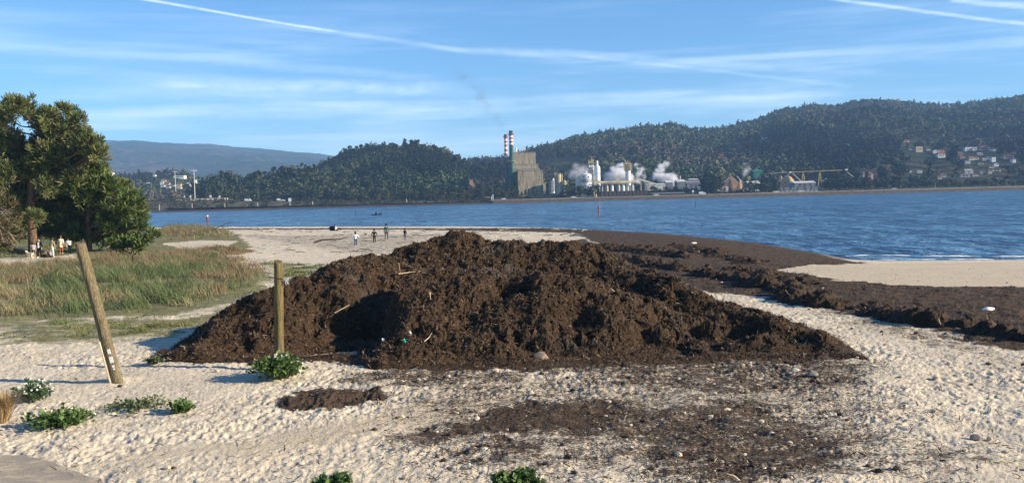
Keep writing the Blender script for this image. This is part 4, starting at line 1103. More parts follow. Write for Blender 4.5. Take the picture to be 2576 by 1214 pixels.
CONC = simple('road_edge_concrete', (.26, .24, .21), .9, .5, .2); WALLM = simple('stone_sea_wall', (.085, .065, .045), .9, .6, .4)
XW = U(1240, 505, SHORE_Y)[0]; XR = 700.0
strip('mud_bank', -900, XW, [(684, WATER-.6), (SHORE_Y, WATER+.05), (695, WATER+1.3), (703, WATER+1.7)], MUD, 'dark mud bank along the far waterline at the left', 'mud bank', amp=.15, sd=3)
strip('embankment', -900, XW+20, [(y, 0) for y in (703, 705, 708, 711, 714, 718, 722, 727, 732, 745, 760)], EARTH, 'scrubby green embankment behind the mud at the far left shore', 'embankment', amp=.25, sd=5, zf=bank_z)
strip('sea_wall', XW, XR, [(688.5, WATER-.6), (690, WATER+.1), (692.5, .9), (693.2, 1.0)], WALLM, 'brown stone sea wall under the road on the far shore', 'sea wall', amp=.06, sd=7, nx=700)
strip('kerb', XW, XR, [(693.2, 1.02), (693.3, 1.5), (694.3, 1.5), (694.35, 1.2)], CONC, 'pale concrete kerb running along the top of the sea wall', 'kerb', amp=0, nx=60)
ROADM = simple('road_asphalt', (.06, .06, .06), .9, .4, .2)
strip('road', XW-250, XR, [(694.4, 1.25), (706, 1.25)], ROADM, 'shore road running along the far side of the water', 'road', amp=0, nx=60)

# ------------------------------------------------------------------ woods
GREENS = np.array([(.030,.042,.016),(.042,.054,.020),(.056,.066,.026),(.026,.036,.016),(.070,.074,.032)])
BROWNS = np.array([(.058,.050,.034),(.050,.042,.028),(.070,.062,.042)])
def crown_template(k, rs, kind):
    """k leaf clumps filling an uneven crown of radius 1, height 0..2.6 (trunk below)"""
    nl = 7; lc = np.stack([rs.uniform(-.55, .55, nl), rs.uniform(-.55, .55, nl), rs.uniform(.9, 2.2, nl)], 1)
    if kind == 1: lc[:, :2] *= .5; lc[:, 2] = np.linspace(.5, 2.9, nl)
    lr = rs.uniform(.38, .62, nl)*(np.where(lc[:, 2] > 2, .8, 1))
    if kind == 1: lr = np.linspace(.75, .2, nl)
    li = rs.randint(nl, size=k); v = rs.randn(k, 3); v /= np.linalg.norm(v, axis=1)[:, None]
    c = lc[li]+v*lr[li][:, None]*(.75+.35*rs.rand(k, 1))
    nrm = v+.55*rs.randn(k, 3); nrm /= np.linalg.norm(nrm, axis=1)[:, None]
    a = np.cross(nrm, rs.randn(k, 3)); a /= np.linalg.norm(a, axis=1)[:, None]; b = np.cross(nrm, a)
    s = (rs.uniform(.13, .27, k)*math.sqrt(70/k))[:, None]
    V = np.stack([c-a*s-b*s*.6, c+a*s*.7-b*s, c+a*s+b*s*.7, c-a*s*.6+b*s], 1)
    sh = .75+.5*rs.rand(k)
    return V, sh
RST_ = np.random.RandomState(31)
T_FAR = [crown_template(46, RST_, i == 5) for i in range(6)]
T_MID = [crown_template(110, RST_, i == 5) for i in range(6)]
def forest(name, x, y, z, h, cols, T, rs, label):
    n = len(x); Vs, Cs = [], []
    ti = rs.randint(len(T), size=n)
    for q, (V, sh) in enumerate(T):
        k = np.where(ti == q)[0]
        if not len(k): continue
        a = rs.rand(len(k))*6.28; ca, sa = np.cos(a)[:, None, None], np.sin(a)[:, None, None]
        sc = (h[k]/2.7)[:, None, None]; wd = sc*rs.uniform(.8, 1.15, len(k))[:, None, None]
        X = (V[None, ..., 0]*ca-V[None, ..., 1]*sa)*wd+x[k][:, None, None]; Y = (V[None, ..., 0]*sa+V[None, ..., 1]*ca)*wd+y[k][:, None, None]
        Z = V[None, ..., 2]*sc+z[k][:, None, None]
        Vs.append(np.stack([X, Y, Z], -1).reshape(-1, 3))
        c = cols[k][:, None]*sh[None, :, None]
        Cs.append(np.repeat(c.reshape(-1, 3), 4, 0))
    V = np.concatenate(Vs)
    return tag(np_mesh(name, V, np.arange(len(V)).reshape(-1, 4), FARFOL, cols=np.concatenate(Cs)), label, 'forest', kind='stuff')
HOUSES = []                                      # filled below: (px0, px1, pytop, pybot, Y)
def scatter(t0, t1, y0, y1, step, rs):
    area = .5*(t1-t0)*(y1*y1-y0*y0); n = int(area/step**2)
    y = np.sqrt(rs.uniform(y0*y0, y1*y1, n)); t = rs.uniform(t0, t1, n)
    return t*y, y
def palette(x, y, rs, brown, sc=.008):
    n = len(x); f = fbm(x*sc, y*sc, 601, 4)+.12*(rs.rand(n)-.5)
    g = GREENS[np.clip(((fbm(x*.012, y*.012, 603, 3)-.25)*2*5+rs.randn(n)*.5).astype(int), 0, 4)]
    b = BROWNS[rs.randint(3, size=n)]
    return np.where((f < brown)[:, None], b, g)*(.78+.44*rs.rand(n, 1))*(.35+1.5*sst(.3, .7, fbm(x*.005, y*.005, 607, 3)))[:, None]  # besides random tone, broad noise puts lit and dark slopes into the colour

# ------------------------------------------------------------------ houses
RENDERS = {'white': (.74,.73,.70), 'cream': (.62,.54,.38), 'tan': (.50,.40,.26), 'grey': (.36,.36,.36), 'brown': (.30,.20,.14), 'pink': (.46,.32,.27)}
def wallm(k): return simple(k+'_render', RENDERS[k], .85, .4, .12)
ROOFR = simple('red_roof_tile', (.22, .075, .045), .85, .8, .3); ROOFB = simple('brown_roof_tile', (.13, .085, .065), .85, .8, .3); ROOFG = simple('grey_roof', (.25, .25, .26), .8, .8, .2)
WIN = simple('dark_window', (.03, .035, .045), .2, 1, .2, .5)
def house(px0, px1, py0, py1, Y, wall, roof, label, group, flat=False, side=False, win=2):
    pc = (px0+px1)/2; a = U(px0, (py0+py1)/2, Y); b = U(px1, (py0+py1)/2, Y); zt = U(pc, py0, Y)[2]; zb = U(pc, py1, Y)[2]
    w = b[0]-a[0]; x0, x1 = a[0], b[0]; D = max(5, w*.7); y0, y1 = Y-D*.1, Y+D*.9; cx = (x0+x1)/2
    gz = float(land_h(np.array([cx]), np.array([Y]))[0]); zlow = max(min(zb, gz)-1.0, zb-4.0)
    root = empty('house', (cx, y0, zb), label, 'house', group)
    hr = 0 if flat else min((zt-zb)*.40, w*.35); ze = zt-hr
    mb = MB(); mb.box(x0, x1, y0, y1, zlow, ze)
    if not flat and side: mb.add([(x0, y0, ze), (x1, y0, ze), (cx, y0, zt-.1), (x0, y0+.25, ze), (x1, y0+.25, ze), (cx, y0+.25, zt-.1)], [(0, 1, 2), (5, 4, 3)])
    mb.build('wall', wallm(wall), root)
    mb = MB(); e = .35
    if flat: mb.box(x0-.2, x1+.2, y0-.2, y1+.2, zt, zt+.35)
    elif side:                                # ridge runs away from the camera
        mb.add([(x0-e, y0-e, ze-.1), (cx, y0-e, zt), (x1+e, y0-e, ze-.1), (x0-e, y1+e, ze-.1), (cx, y1+e, zt), (x1+e, y1+e, ze-.1), (x0-e, y0-e, ze-.35), (cx, y0-e, zt-.3), (x1+e, y0-e, ze-.35)], [(0, 1, 4, 3), (1, 2, 5, 4), (0, 6, 7, 1), (1, 7, 8, 2)])
    else:
        ym = (y0+y1)/2
        mb.add([(x0-e, y0-e, ze-.1), (x1+e, y0-e, ze-.1), (x1-w*.08, ym, zt), (x0+w*.08, ym, zt), (x1+e, y1+e, ze-.1), (x0-e, y1+e, ze-.1)], [(0, 1, 2, 3), (1, 4, 2), (4, 5, 3, 2), (5, 0, 3), (0, 5, 4, 1)])
    mb.build('roof', {'r': ROOFR, 'b': ROOFB, 'g': ROOFG}[roof], root)
    for i in range(win):
        fx = (i+1)/(win+1); wx = x0+w*fx; wz = zb+(ze-zb)*.55; s = min(.9, w*.09)
        mb = MB(); mb.box(wx-s, wx+s, y0-.06, y0+.1, wz-s*.8, wz+s*.8); mb.build('window', WIN, root)
    HOUSES.append((px0-1, px1+1, py0-1, py1+(1 if py1-py0 < 8 else 0), Y))
def hpos(px, py, lo=800, hi=2300):
    Ys = np.arange(lo, hi, 4.0); q = march(px, py, land_h, Ys)
    if q is not None: return q[1]
    d = raydir(px, py); P = CAMP+d*(Ys/d[1])[:, None]
    return float(Ys[np.argmin((P[:, 2]-land_h(P[:, 0], P[:, 1]))/Ys)])
K = .139
def rz(x0, x1, y0, y1): return 2224+x0*K, 2224+x1*K, 352.8+y0*K, 352.8+y1*K
GR = 'houses on the hillside at the right'
for (r, wall, roof, lab, kw) in [
 ((575,695,112,215), 'tan', 'b', 'tan flat roofed house at the upper left of the hillside village', dict(flat=True)),
 ((445,500,140,180), 'grey', 'b', 'small grey house at the far upper left of the hillside village', {}),
 ((770,835,155,185), 'white', 'g', 'tiny white house between the tan flat roofed house and a white gable', dict(win=1)),
 ((890,985,160,235), 'white', 'g', 'white gabled house leaning into the slope beside the tan one', dict(side=True)),
 ((990,1088,165,225), 'tan', 'b', 'tan house with brown roof right behind the red roofed white one', {}),
 ((975,1105,205,312), 'white', 'r', 'white house with a bright red roof, second cluster from the left', dict(win=3)),
 ((1335,1425,205,265), 'brown', 'b', 'brown house in the middle of the hillside village', {}),
 ((1375,1460,280,325), 'pink', 'r', 'pinkish house below the brown one on the hillside', {}),
 ((1535,1630,285,358), 'cream', 'r', 'cream house with red roof and two dark windows in the middle row', {}),
 ((1635,1712,295,350), 'cream', 'b', 'cream house touching the right side of the red roofed cream house', {}),
 ((1465,1592,125,198), 'white', 'g', 'white house at the left end of the top row', dict(flat=True)),
 ((1600,1730,122,180), 'white', 'g', 'white house second in the top row, with a grey roof', {}),
 ((1735,1905,98,180), 'pink', 'b', 'wide pinkish house with brown roof in the top row', dict(win=4)),
 ((1930,2020,132,190), 'white', 'r', 'white gabled house at the right end of the top row', dict(side=True)),
 ((1690,1785,222,270), 'grey', 'g', 'grey house just below the top row', {}),
 ((1780,1850,320,372), 'grey', 'g', 'grey house in the middle row left of the white block', dict(win=1)),
 ((1850,1935,290,335), 'grey', 'b', 'grey brown roofed house behind the white block of the middle row', dict(win=1)),
 ((1945,2018,308,392), 'white', 'g', 'tall white house block in the middle row', dict(flat=True)),
 ((2165,2345,262,330), 'pink', 'b', 'wide pinkish grey house at the right of the village', dict(win=4)),
 ((2325,2382,325,405), 'white', 'g', 'narrow white house at the far right of the village', dict(side=True, win=1)),
 ((1990,2070,398,472), 'white', 'g', 'white gabled house below the tall white block', dict(side=True)),
 ((1905,2000,462,497), 'white', 'b', 'low white house left below the lower white gable', {}),
 ((1465,1562,372,425), 'grey', 'g', 'grey shed below the middle row of houses', dict(flat=True, win=0)),
 ((1700,1800,398,440), 'tan', 'b', 'tan house low in the middle of the village', {}),
 ((1460,1610,515,605), 'grey', 'g', 'large grey barn near the bottom of the village', dict(win=1)),
 ((1380,1550,605,662), 'grey', 'b', 'wide grey house at the bottom of the village', {}),
 ((1600,1697,600,650), 'cream', 'b', 'cream house at the bottom of the village beside the grey one', {}),
 ((1750,1790,568,605), 'white', 'g', 'small bright white house at the bottom of the village', dict(win=1)),
 ((1885,1950,530,602), 'tan', 'b', 'tan brick house at the lower right of the village', dict(win=1)),
 ((1955,2110,522,555), 'cream', 'b', 'long low cream house at the lower right of the village', {}),
 ((600,690,540,588), 'white', 'g', 'white house alone among the trees at the lower left', {}),
 ((445,500,548,578), 'white', 'g', 'tiny white shed among the trees at the lower left', dict(win=0)),
 ((1020,1120,605,670), 'grey', 'b', 'grey tan house standing low by the shore trees', {}),
 ((970,1040,640,700), 'tan', 'b', 'tan house touching the grey tan one by the shore trees', dict(win=1))]:
    a = rz(*r); house(*a, hpos((a[0]+a[1])/2, a[3]), wall, roof, lab, GR, **kw)
def rl(x0, x1, y0, y1): return 345+x0*K, 345+x1*K, 368+y0*K, 368+y1*K
GL = 'houses of the village at the left'
for (r, wall, roof, lab, kw) in [
 ((282,330,505,535), 'white', 'g', 'small white house highest at the left of the village', dict(win=1)),
 ((440,525,582,640), 'white', 'r', 'white house with red roof above the others in the left village', {}),
 ((415,478,645,695), 'white', 'b', 'white house with dark windows left of the red roofs', dict(flat=True)),
 ((425,492,700,735), 'white', 'g', 'low white house at the foot of the left village', dict(win=1)),
 ((480,585,642,712), 'tan', 'r', 'tan house under a wide red roof in the left village', {}),
 ((588,682,680,728), 'cream', 'b', 'cream house right of the red roofed tan house', {}),
 ((520,590,730,765), 'grey', 'g', 'low grey shed below the red roofed tan house', dict(flat=True, win=0)),
 ((665,852,530,578), 'white', 'g', 'long white building under the distant lamp mast', dict(flat=True, win=5)),
 ((715,790,655,765), 'tan', 'b', 'tan old house between the cream and the white gabled house', {}),
 ((905,972,640,712), 'white', 'g', 'white gabled house at the right end of the left village', dict(side=True)),
 ((160,210,648,672), 'white', 'g', 'small white house alone at the left of the village', dict(win=1)),
 ((1035,1062,600,640), 'white', 'g', 'white cabin half hidden by the near lamp mast', dict(win=0))]:
    a = rl(*r); house(*a, hpos((a[0]+a[1])/2, a[3]), wall, roof, lab, GL, **kw)
house(2170, 2196, 432, 444, 900, 'pink', 'b', 'pinkish house on its own among trees right of the wood chip yard', None)
house(1917, 1930, 345.0, 349, hpos(1925, 349), 'white', 'g', 'white house high on the right hill below the ridge', None, win=1)
house(2129, 2137, 361, 368, hpos(2133, 368), 'white', 'g', 'small white house alone on the middle of the right hill', None, win=1)
house(2273, 2287, 351, 357, hpos(2280, 357), 'pink', 'r', 'red roofed hut on the clearing of the right hill', None, win=1)
# church
Y = hpos(265, 440); a = U(268, 432, Y); root = empty('church', (a[0], Y, a[2]-4), 'white church with two pointed towers just right of the bushy pine', 'church')
b = U(277, 440, Y); mb = MB(); x0, x1 = U(266, 440, Y)[0], U(281, 440, Y)[0]; zb = U(270, 446, Y)[2]-3; zt = U(272, 434, Y)[2]
mb.box(x0, x1, Y, Y+12, zb, zt); mb.build('wall', wallm('white'), root)
mb = MB(); mb.add([(x0-.3, Y-.3, zt), (x1+.3, Y-.3, zt), (x1+.3, Y+12, zt), (x0-.3, Y+12, zt), ((x0+x1)/2, Y-.3, zt+3), ((x0+x1)/2, Y+12, zt+3)], [(0, 1, 4), (1, 2, 5, 4), (2, 3, 5), (3, 0, 4, 5)]); mb.build('roof', ROOFR, root)
for px in (261, 267):
    x = U(px, 430, Y)[0]; t = U(px, 424, Y)[2]; mb = MB(); mb.box(x-1.1, x+1.1, Y-3, Y-.8, zb, t-3); mb.add([(x-1.3, Y-3.2, t-3), (x+1.3, Y-3.2, t-3), (x+1.3, Y-.6, t-3), (x-1.3, Y-.6, t-3), (x, Y-1.9, t)], [(0, 1, 4), (1, 2, 4), (2, 3, 4), (3, 0, 4)])
    mb.build('tower', wallm('white'), root)
HOUSES.append((256, 282, 423, 445, Y))

def clear(x, y, z, h):
    """drop trees that would stand in front of a house"""
    px, py0 = proj(x, y, z+h); _, py1 = proj(x, y, z); k = np.ones(len(x), bool); hw = h*.30*F/y
    for (a, b, c, d, Y) in HOUSES:
        k &= ~((px+hw > a) & (px-hw < b) & (py0 < d-1.5) & (py1 > c) & (y < Y+14))
    return k
def wood(name, t0, t1, y0, y1, step, hrange, T, seed, brown, label, hill=None, ok=None):
    rs = np.random.RandomState(seed); x, y = scatter(t0, t1, y0, y1, step, rs)
    z = land_h(x, y)-.5
    k = np.ones(len(x), bool)
    if hill is not None:
        R = np.interp(x/y, hill.t, hill.Y); k &= (y < R+25) & (y > hill.front)
        k &= np.abs(z+.5-np.where(y > hill.front, hill.h(x, y), -9)) < .6
    if ok is not None: k &= ok(x, y)
    x, y, z = x[k], y[k], z[k]; h = rs.uniform(hrange[0], hrange[1], len(x))*(.75+.5*fbm(x*.015, y*.015, 611, 2))
    k = clear(x, y, z, h); x, y, z, h = x[k], y[k], z[k], h[k]
    return forest(name, x, y, z, h, palette(x, y, rs, brown), T, rs, label)
def right_ok(x, y):                       # thin out the clearings and the village
    f = fbm(x*.006, y*.006, 701, 4); px, py = proj(x, y, land_h(x, y)); r = np.random.RandomState(4).rand(len(x))
    cl = poly_sd(px, py, [(2170, 445), (2220, 372), (2330, 350), (2576, 372), (2700, 470), (2560, 470), (2440, 455), (2300, 455)])
    k = (f > .39) | (r < .35)
    k &= (cl < 0) | (r < .38)
    k &= poly_sd(px, py, [(1300, 410), (1460, 395), (1480, 425), (1420, 440), (1300, 440)]) < 0
    return k
wood('forest', tpx(1140), .66, 862, 2100, 9.2, (7, 14.5), T_FAR, 41, .45, 'dark woods covering the long hill at the right', H_RIGHT, right_ok)
def dome_ok(x, y):
    px, py = proj(x+25*(fbm(x*.02, y*.02, 8, 3)-.5), y, land_h(x, y)); return (poly_sd(px, py, BARE) < -3+6*fbm(x*.05, y*.05, 9, 2)) | (np.random.RandomState(9).rand(len(x)) < .06)
wood('forest', tpx(560), tpx(1290), 792, 1125, 7.2, (8, 15), T_MID, 42, .30, 'dark dense woods on the rounded hill left of the chimneys', H_DOME, dome_ok)
wood('forest', -.75, tpx(640), 862, 1520, 11, (7, 13), T_FAR, 43, .47, 'low woods around the village at the left', H_LOW, lambda x, y: np.random.RandomState(3).rand(len(x)) < .62)

# individual trees: variants of a crown and trunk, then copies
def tree_variant(name, k, kind, h, seed, label, cols):
    rs = np.random.RandomState(seed); V, sh = crown_template(k, rs, kind)
    sc = h/2.7; root = empty(name, (0, 0, 0), label, 'tree')
    c = cols[rs.randint(len(cols), size=k)]*sh[:, None]
    np_mesh('crown', V.reshape(-1, 3)*sc, np.arange(4*k).reshape(-1, 4), FARFOL, cols=np.repeat(c, 4, 0), parent=root)
    mb = MB(); mb.tube([(0, 0, -1), (.1, 0, h*.3), (0, .1, h*.75)], [h*.022, h*.017, h*.006], 6)
    for q in range(4):
        a = q*1.7; mb.tube([(0, 0, h*(.25+.1*q)), (math.cos(a)*h*.16, math.sin(a)*h*.16, h*(.45+.1*q))], [h*.009, h*.004], 5)
    mb.build('trunk', BARK, root); return root
VAR = [tree_variant('broadleaf_tree', 330, 0, 10, 900+i, '', GREENS*1.05) for i in range(4)]+[tree_variant('conifer_tree', 260, 1, 10, 950+i, '', GREENS*.9) for i in range(2)]+[tree_variant('bare_tree', 150, 0, 10, 970, '', BROWNS)]
used = set()
def place_tree(v, px, py_top, py_base, Y, label, group, zb=None):
    global used
    o = VAR[v] if v not in used else copy_tree(VAR[v]); used.add(v)
    p = U(px, py_base, Y); z = float(land_h(np.array([p[0]]), np.array([Y]))[0]) if zb is None else zb
    t = U(px, py_top, Y)[2]; h = max(2.5, t-z)
    o.location = (p[0], Y, z-.2); s = h/10*.97; o.scale = (s*rnd.uniform(.9, 1.2), s*rnd.uniform(.9, 1.2), s); o.rotation_euler = (0, 0, rnd.uniform(0, 6.28))
    tag(o, label, 'tree', group); return o
rnd.seed(77)
# the wood at the left end of the dome, seen crown by crown
WT = [(500,440,502),(520,426,503),(545,420,503),(570,417,503),(595,424,503),(618,428,503),(640,424,503),(660,416,503),(685,412,503),(705,408,503),(725,406,503),(750,410,503),(775,405,503),
      (505,462,504),(530,455,504),(556,446,504),(585,452,504),(610,455,504),(632,450,504),(655,446,504),(680,440,504),(710,438,504),(738,436,504),(765,432,504),(795,424,503),(820,428,503),(845,436,503),
      (520,478,505),(550,474,505),(575,470,505),(600,475,505),(628,472,505),(650,468,505),(680,466,505),(705,464,505),(735,460,505),(765,456,505),(790,452,505),(815,452,505),(840,456,505),(865,448,504),(890,462,504),(910,470,504)]
for i, (px, pt, pb) in enumerate(WT):
    row = 0 if i < 13 else (1 if i < 27 else 2); Y = (842, 808, 775)[row]+rnd.uniform(-10, 10)
    place_tree(rnd.choice((0, 1, 2, 3, 0, 1)), px+rnd.uniform(-3, 3), pt+rnd.uniform(-2, 2), pb, Y,
               ('round crowned dark tree in the back row of the wood at the left', 'round crowned dark tree in the middle row of the wood at the left', 'round crowned dark tree in the front row of the wood at the left')[row], 'trees of the left wood')
for i in range(38):                                 # shore trees between the wood and the mill
    px = 905+i*10.2+rnd.uniform(-4, 4)
    if 1262 < px < 1290: continue
    place_tree(rnd.choice((0, 1, 2, 3, 4)), px, 472+rnd.uniform(-8, 10)-(px-905)*.012, 503, 735+rnd.uniform(-9, 14), 'dark tree in the shore row between the left wood and the mill', 'trees along the far shore')
for px, pt in ((946, 483), (951, 487)): place_tree(6, px, pt, 505, 727, 'reddish brown bare tree standing out in the shore row at the left', 'bare brown shore trees')
for px, pt, v in ((1238,462,0),(1256,466,1),(1272,470,2),(1287,464,3),(1300,474,0),(1312,483,4),(1322,478,4),(1332,477,4),(1342,481,4),(1352,479,5)):
    place_tree(v, px, pt, 500, 722+rnd.uniform(-5, 5), 'dark tree or shrub at the foot of the concrete boiler house', 'trees below the boiler house')
for px, pt, v in ((1423,458,0),(1432,462,1),(1415,474,2),(1440,472,3)): place_tree(v, px, pt, 498, 718+rnd.uniform(-4, 4), 'dark round tree right of the stained tan tank', 'trees between the tanks')
for px, pt, v in ((1455,462,0),(1466,459,1),(1478,464,2),(1490,460,3),(1502,462,0),(1461,476,1),(1484,476,2)): place_tree(v, px, pt, 497, 716+rnd.uniform(-4, 4), 'dark round tree in the clump hiding the foot of the tall silo', 'trees before the silo')
for i in range(12): place_tree(rnd.choice((0, 1, 2)), 1642+i*10+rnd.uniform(-3, 3), 467+rnd.uniform(-4, 5), 492, 735+rnd.uniform(-4, 4), 'low dark tree in front of the steaming sheds', 'trees before the sheds')
for i in range(7): place_tree(rnd.choice((4, 5)), 1768+i*7+rnd.uniform(-2, 2), 444+rnd.uniform(-3, 6), 492, 728+rnd.uniform(-4, 4), 'tall slim tree left of the brown wood chip heap', 'slim trees by the road')
for i in range(19): place_tree(rnd.choice((0, 1, 2, 4)), 1822+i*7.6+rnd.uniform(-3, 3), (474 if i < 7 else 454)+rnd.uniform(-4, 6), 490, 730+rnd.uniform(-4, 4), 'dark tree in the row screening the wood chip yard', 'trees before the wood chip yard')
for i in range(22): place_tree(rnd.choice((0, 1, 2, 3, 4, 6)), 2072+i*9.4+rnd.uniform(-3, 3), 444+rnd.uniform(-6, 14)-.02*i*9, 482, 735+rnd.uniform(-6, 16), 'dark tree in the dense row right of the wood chip yard', 'trees right of the wood chip yard')
for i in range(36): place_tree(rnd.choice((0, 1, 2, 3)), 2264+i*11+rnd.uniform(-3, 3), 452+rnd.uniform(-5, 8)-i*.15, 477-i*.25, 738+rnd.uniform(-6, 26), 'bushy green tree along the road below the hillside village', 'trees below the hillside village')

# ------------------------------------------------------------------ pulp mill
def px_box(mb, px0, px1, py0, py1, Y, D, y_off=0):
    pm = (py0+py1)/2; x0, x1 = U(px0, pm, Y)[0], U(px1, pm, Y)[0]; pc = (px0+px1)/2
    mb.box(x0, x1, Y+y_off, Y+y_off+D, U(pc, py1, Y)[2], U(pc, py0, Y)[2]); return mb
def base_pt(px, py, Y): p = U(px, py, Y); return (p[0], Y, p[2])
def concrete_panels():
    m, nt, out = newmat('ribbed_concrete'); tc = nt.nodes.new('ShaderNodeTexCoord'); P = tc.outputs['Object']
    w = nt.nodes.new('ShaderNodeTexWave'); w.wave_type = 'BANDS'; w.bands_direction = 'X'; w.inputs['Scale'].default_value = .62; w.inputs['Distortion'].default_value = 1.2; nt.links.new(P, w.inputs[0])
    n1 = noise(nt, scaled(nt, P, (1, 1, .10)), .9, 5, .7); n2 = noise(nt, P, .12, 4, .6); n3 = noise(nt, scaled(nt, P, (1, 1, .06)), 2.5, 4, .7)
    c = mixc(nt, mapr(nt, w.outputs[1], .15, .75), (.21, .18, .115), (.50, .44, .32))  # lit ribs and shaded grooves put into the colour along the bump bands
    c = mixc(nt, mapr(nt, n1, .42, .68), c, (.15, .11, .055)); c = mixc(nt, mapr(nt, n3, .60, .75, 0, .7), c, (.40, .37, .30)); c = mixc(nt, mapr(nt, n2, .45, .65, 0, .5), c, (.20, .15, .08))
    bsdf(nt, out, c, .9, w.outputs[1], .6, .4, .1); return m
RIB = concrete_panels()
Y0 = 752
root = empty('boiler_house', base_pt(1335, 488, Y0), 'tall stepped grey brown concrete boiler house beside the two chimneys', 'factory')
for i, (a, b, c, d, dy, D) in enumerate(((1303, 1366.5, 429, 494, 0, 16), (1293, 1360.3, 424, 494, 16, 6), (1291.6, 1357, 411.5, 494, 22, 8), (1291.6, 1351, 379.5, 494, 30, 24))):
    mb = MB(); px_box(mb, a, b, c, d, Y0, D, dy)
    o = mb.build('wall', RIB, root)
    mb = MB(); pm = (c+d)/2; x0, x1 = U(a, pm, Y0)[0], U(b, pm, Y0)[0]; zt = U((a+b)/2, c, Y0)[2]
    mb.box(x0-.15, x1+.15, Y0+dy-.15, Y0+dy+D, zt, zt+.45); mb.build('parapet', CONC, root)
WH = simple('white_steel', (.70, .70, .68), .5, .5, .12); PLANT_T = simple('tan_stained_steel', (.48, .40, .25), .7, .25, .4, stretch=(1, 1, .25)); PGREY = simple('grey_steel', (.28, .28, .27), .6, .4, .25); DGREY = simple('dark_steel', (.07, .075, .08), .6, .5, .3); YEL = simple('yellow_steel', (.34, .28, .11), .6, .6, .2)
mb = MB(); p = U(1298, 379, Y0+35); mb.lathe((p[0], Y0+40, p[2]-1), [(.9, 0), (.9, 3.4), (.7, 3.6)], 10); mb.build('vent', WH, root)
mb = MB(); p = U(1319, 379, Y0+35); mb.tube([(p[0]-2, Y0+38, p[2]), (p[0]-1, Y0+38, p[2]+1.4), (p[0]+1.5, Y0+38, p[2]+2.0)], [.6, .5, .4], 8); mb.tube([(p[0]+.5, Y0+38, p[2]), (p[0]+.5, Y0+38, p[2]+1.6)], .3, 6); mb.build('vent', WH, root)
mb = MB(); px_box(mb, 1366, 1374, 461, 488, Y0, 10, 4); mb.build('annexe', CONC, root)
mb = MB(); px_box(mb, 1262, 1290, 459, 494, Y0, 18, 20); mb.build('annexe', simple('grey_brown_wall', (.13, .12, .11), .9, .3, .3), root)
def chimney(pxt, pyt, pxb, pyb, Y, rt, rb, bands, label, ring):
    b = U(pxb, pyb, Y); t = U(pxt, pyt, Y); H = t[2]-b[2]; x = (b[0]+t[0])/2
    root = empty('chimney', (x, Y, b[2]), label, 'chimney')
    for i in range(len(bands)):
        f1, c = bands[i]; f0 = bands[i+1][0] if i+1 < len(bands) else 0
        mb = MB(); n = 24; z0, z1 = H*f0, H*f1; R = lambda z: (rb+(rt-rb)*(z/H)**.8)/1.0
        prof = [(R(z0+(z1-z0)*k/3)+(.02 if i % 2 else 0), z0+(z1-z0)*k/3) for k in range(4)]
        mb.lathe((x, Y, b[2]), prof, n); mb.build('shaft_band', c, root, smooth=False)
    mb = MB(); mb.lathe((x, Y, b[2]), [(rt*.75, H), (rt*.75, H+.05)], 20); mb.build('mouth', DGREY, root)
    for f, w, mm in ring:
        z = H*f; r_ = rb+(rt-rb)*f; mb = MB(); mb.lathe((x, Y, b[2]), [(r_, z-.5), (r_+w, z-.3), (r_+w, z+.1), (r_, z+.1)], 24)
        for k in range(14):
            a = k*math.pi/7; mb.tube([(x+(r_+w)*math.cos(a), Y+(r_+w)*math.sin(a), b[2]+z), (x+(r_+w)*math.cos(a), Y+(r_+w)*math.sin(a), b[2]+z+1.1)], .08, 4)
        mb.build('platform', mm, root)
    mb = MB(); mb.box(x+rb*.15, x+rb*.15+.5, Y-rb-.35, Y-rb*.6, b[2], b[2]+1); mb.build('footing', CONC, root)
CRED = simple('chimney_red', (.42, .06, .03), .7, .3, .2); CWH = simple('chimney_white', (.72, .68, .64), .7, .3, .1); CGRN = simple('chimney_green', (.012, .085, .065), .55, .2, .35); CDK = simple('chimney_soot', (.045, .042, .042), .8, .5, .3); CGY = simple('chimney_grey', (.12, .13, .15), .8, .3, .3); CBR = simple('chimney_brown_red', (.20, .055, .04), .7, .4, .3)
chimney(1283.2, 329, 1291, 490, 762, 1.55, 2.45, [(1, CDK), (.962, CBR), (.935, CWH), (.895, CRED), (.87, CWH), (.838, CRED), (.815, CWH), (.783, CBR), (.765, CGRN)], 'taller green chimney with red and white bands at its top', [(.94, .9, CBR), (.525, 1.5, YEL)])
chimney(1270.2, 338, 1277, 492, 785, 1.15, 1.7, [(1, CDK), (.968, CRED), (.925, CWH), (.895, CRED), (.86, CWH), (.835, CRED), (.80, CWH), (.76, CRED), (.72, CWH), (.69, CRED), (.655, CWH), (.62, CGY)], 'thinner red and white striped chimney behind the green one', [(.955, .9, CBR)])
# tanks and towers
def tank(px, pyt, pyb, wpx, Y, mat, label, dome=.25, extra=None, name='storage_tank', cat='tank'):
    b = U(px, pyb, Y); t = U(px, pyt, Y); r_ = wpx/2*Y/F; H = t[2]-b[2]; x = b[0]
    root = empty(name, (x, Y, b[2]), label, cat)
    mb = MB(); mb.lathe((x, Y, b[2]), [(r_, 0), (r_, H)], 28); mb.build('shell', mat, root, smooth=False)
    mb = MB(); mb.lathe((x, Y, b[2]+H), [(r_*1.03, 0), (r_*1.03, .25), (r_*.8, dome*r_*.6), (r_*.4, dome*r_*.95), (.05, dome*r_)], 28); mb.build('roof', mat, root)
    return root, x, b[2], H, r_
r1, x, zb, H, r_ = tank(1406, 440, 494, 14, 740, PLANT_T, 'tall tan stained tank right of the boiler house', .3)
mb = MB()
for k in range(7):
    a = k*.9; mb.tube([(x+r_*.8*math.cos(a), 740+r_*.8*math.sin(a), zb+H-.5), (x+r_*.8*math.cos(a), 740+r_*.8*math.sin(a), zb+H+rnd.uniform(1, 2.6))], .22, 6)
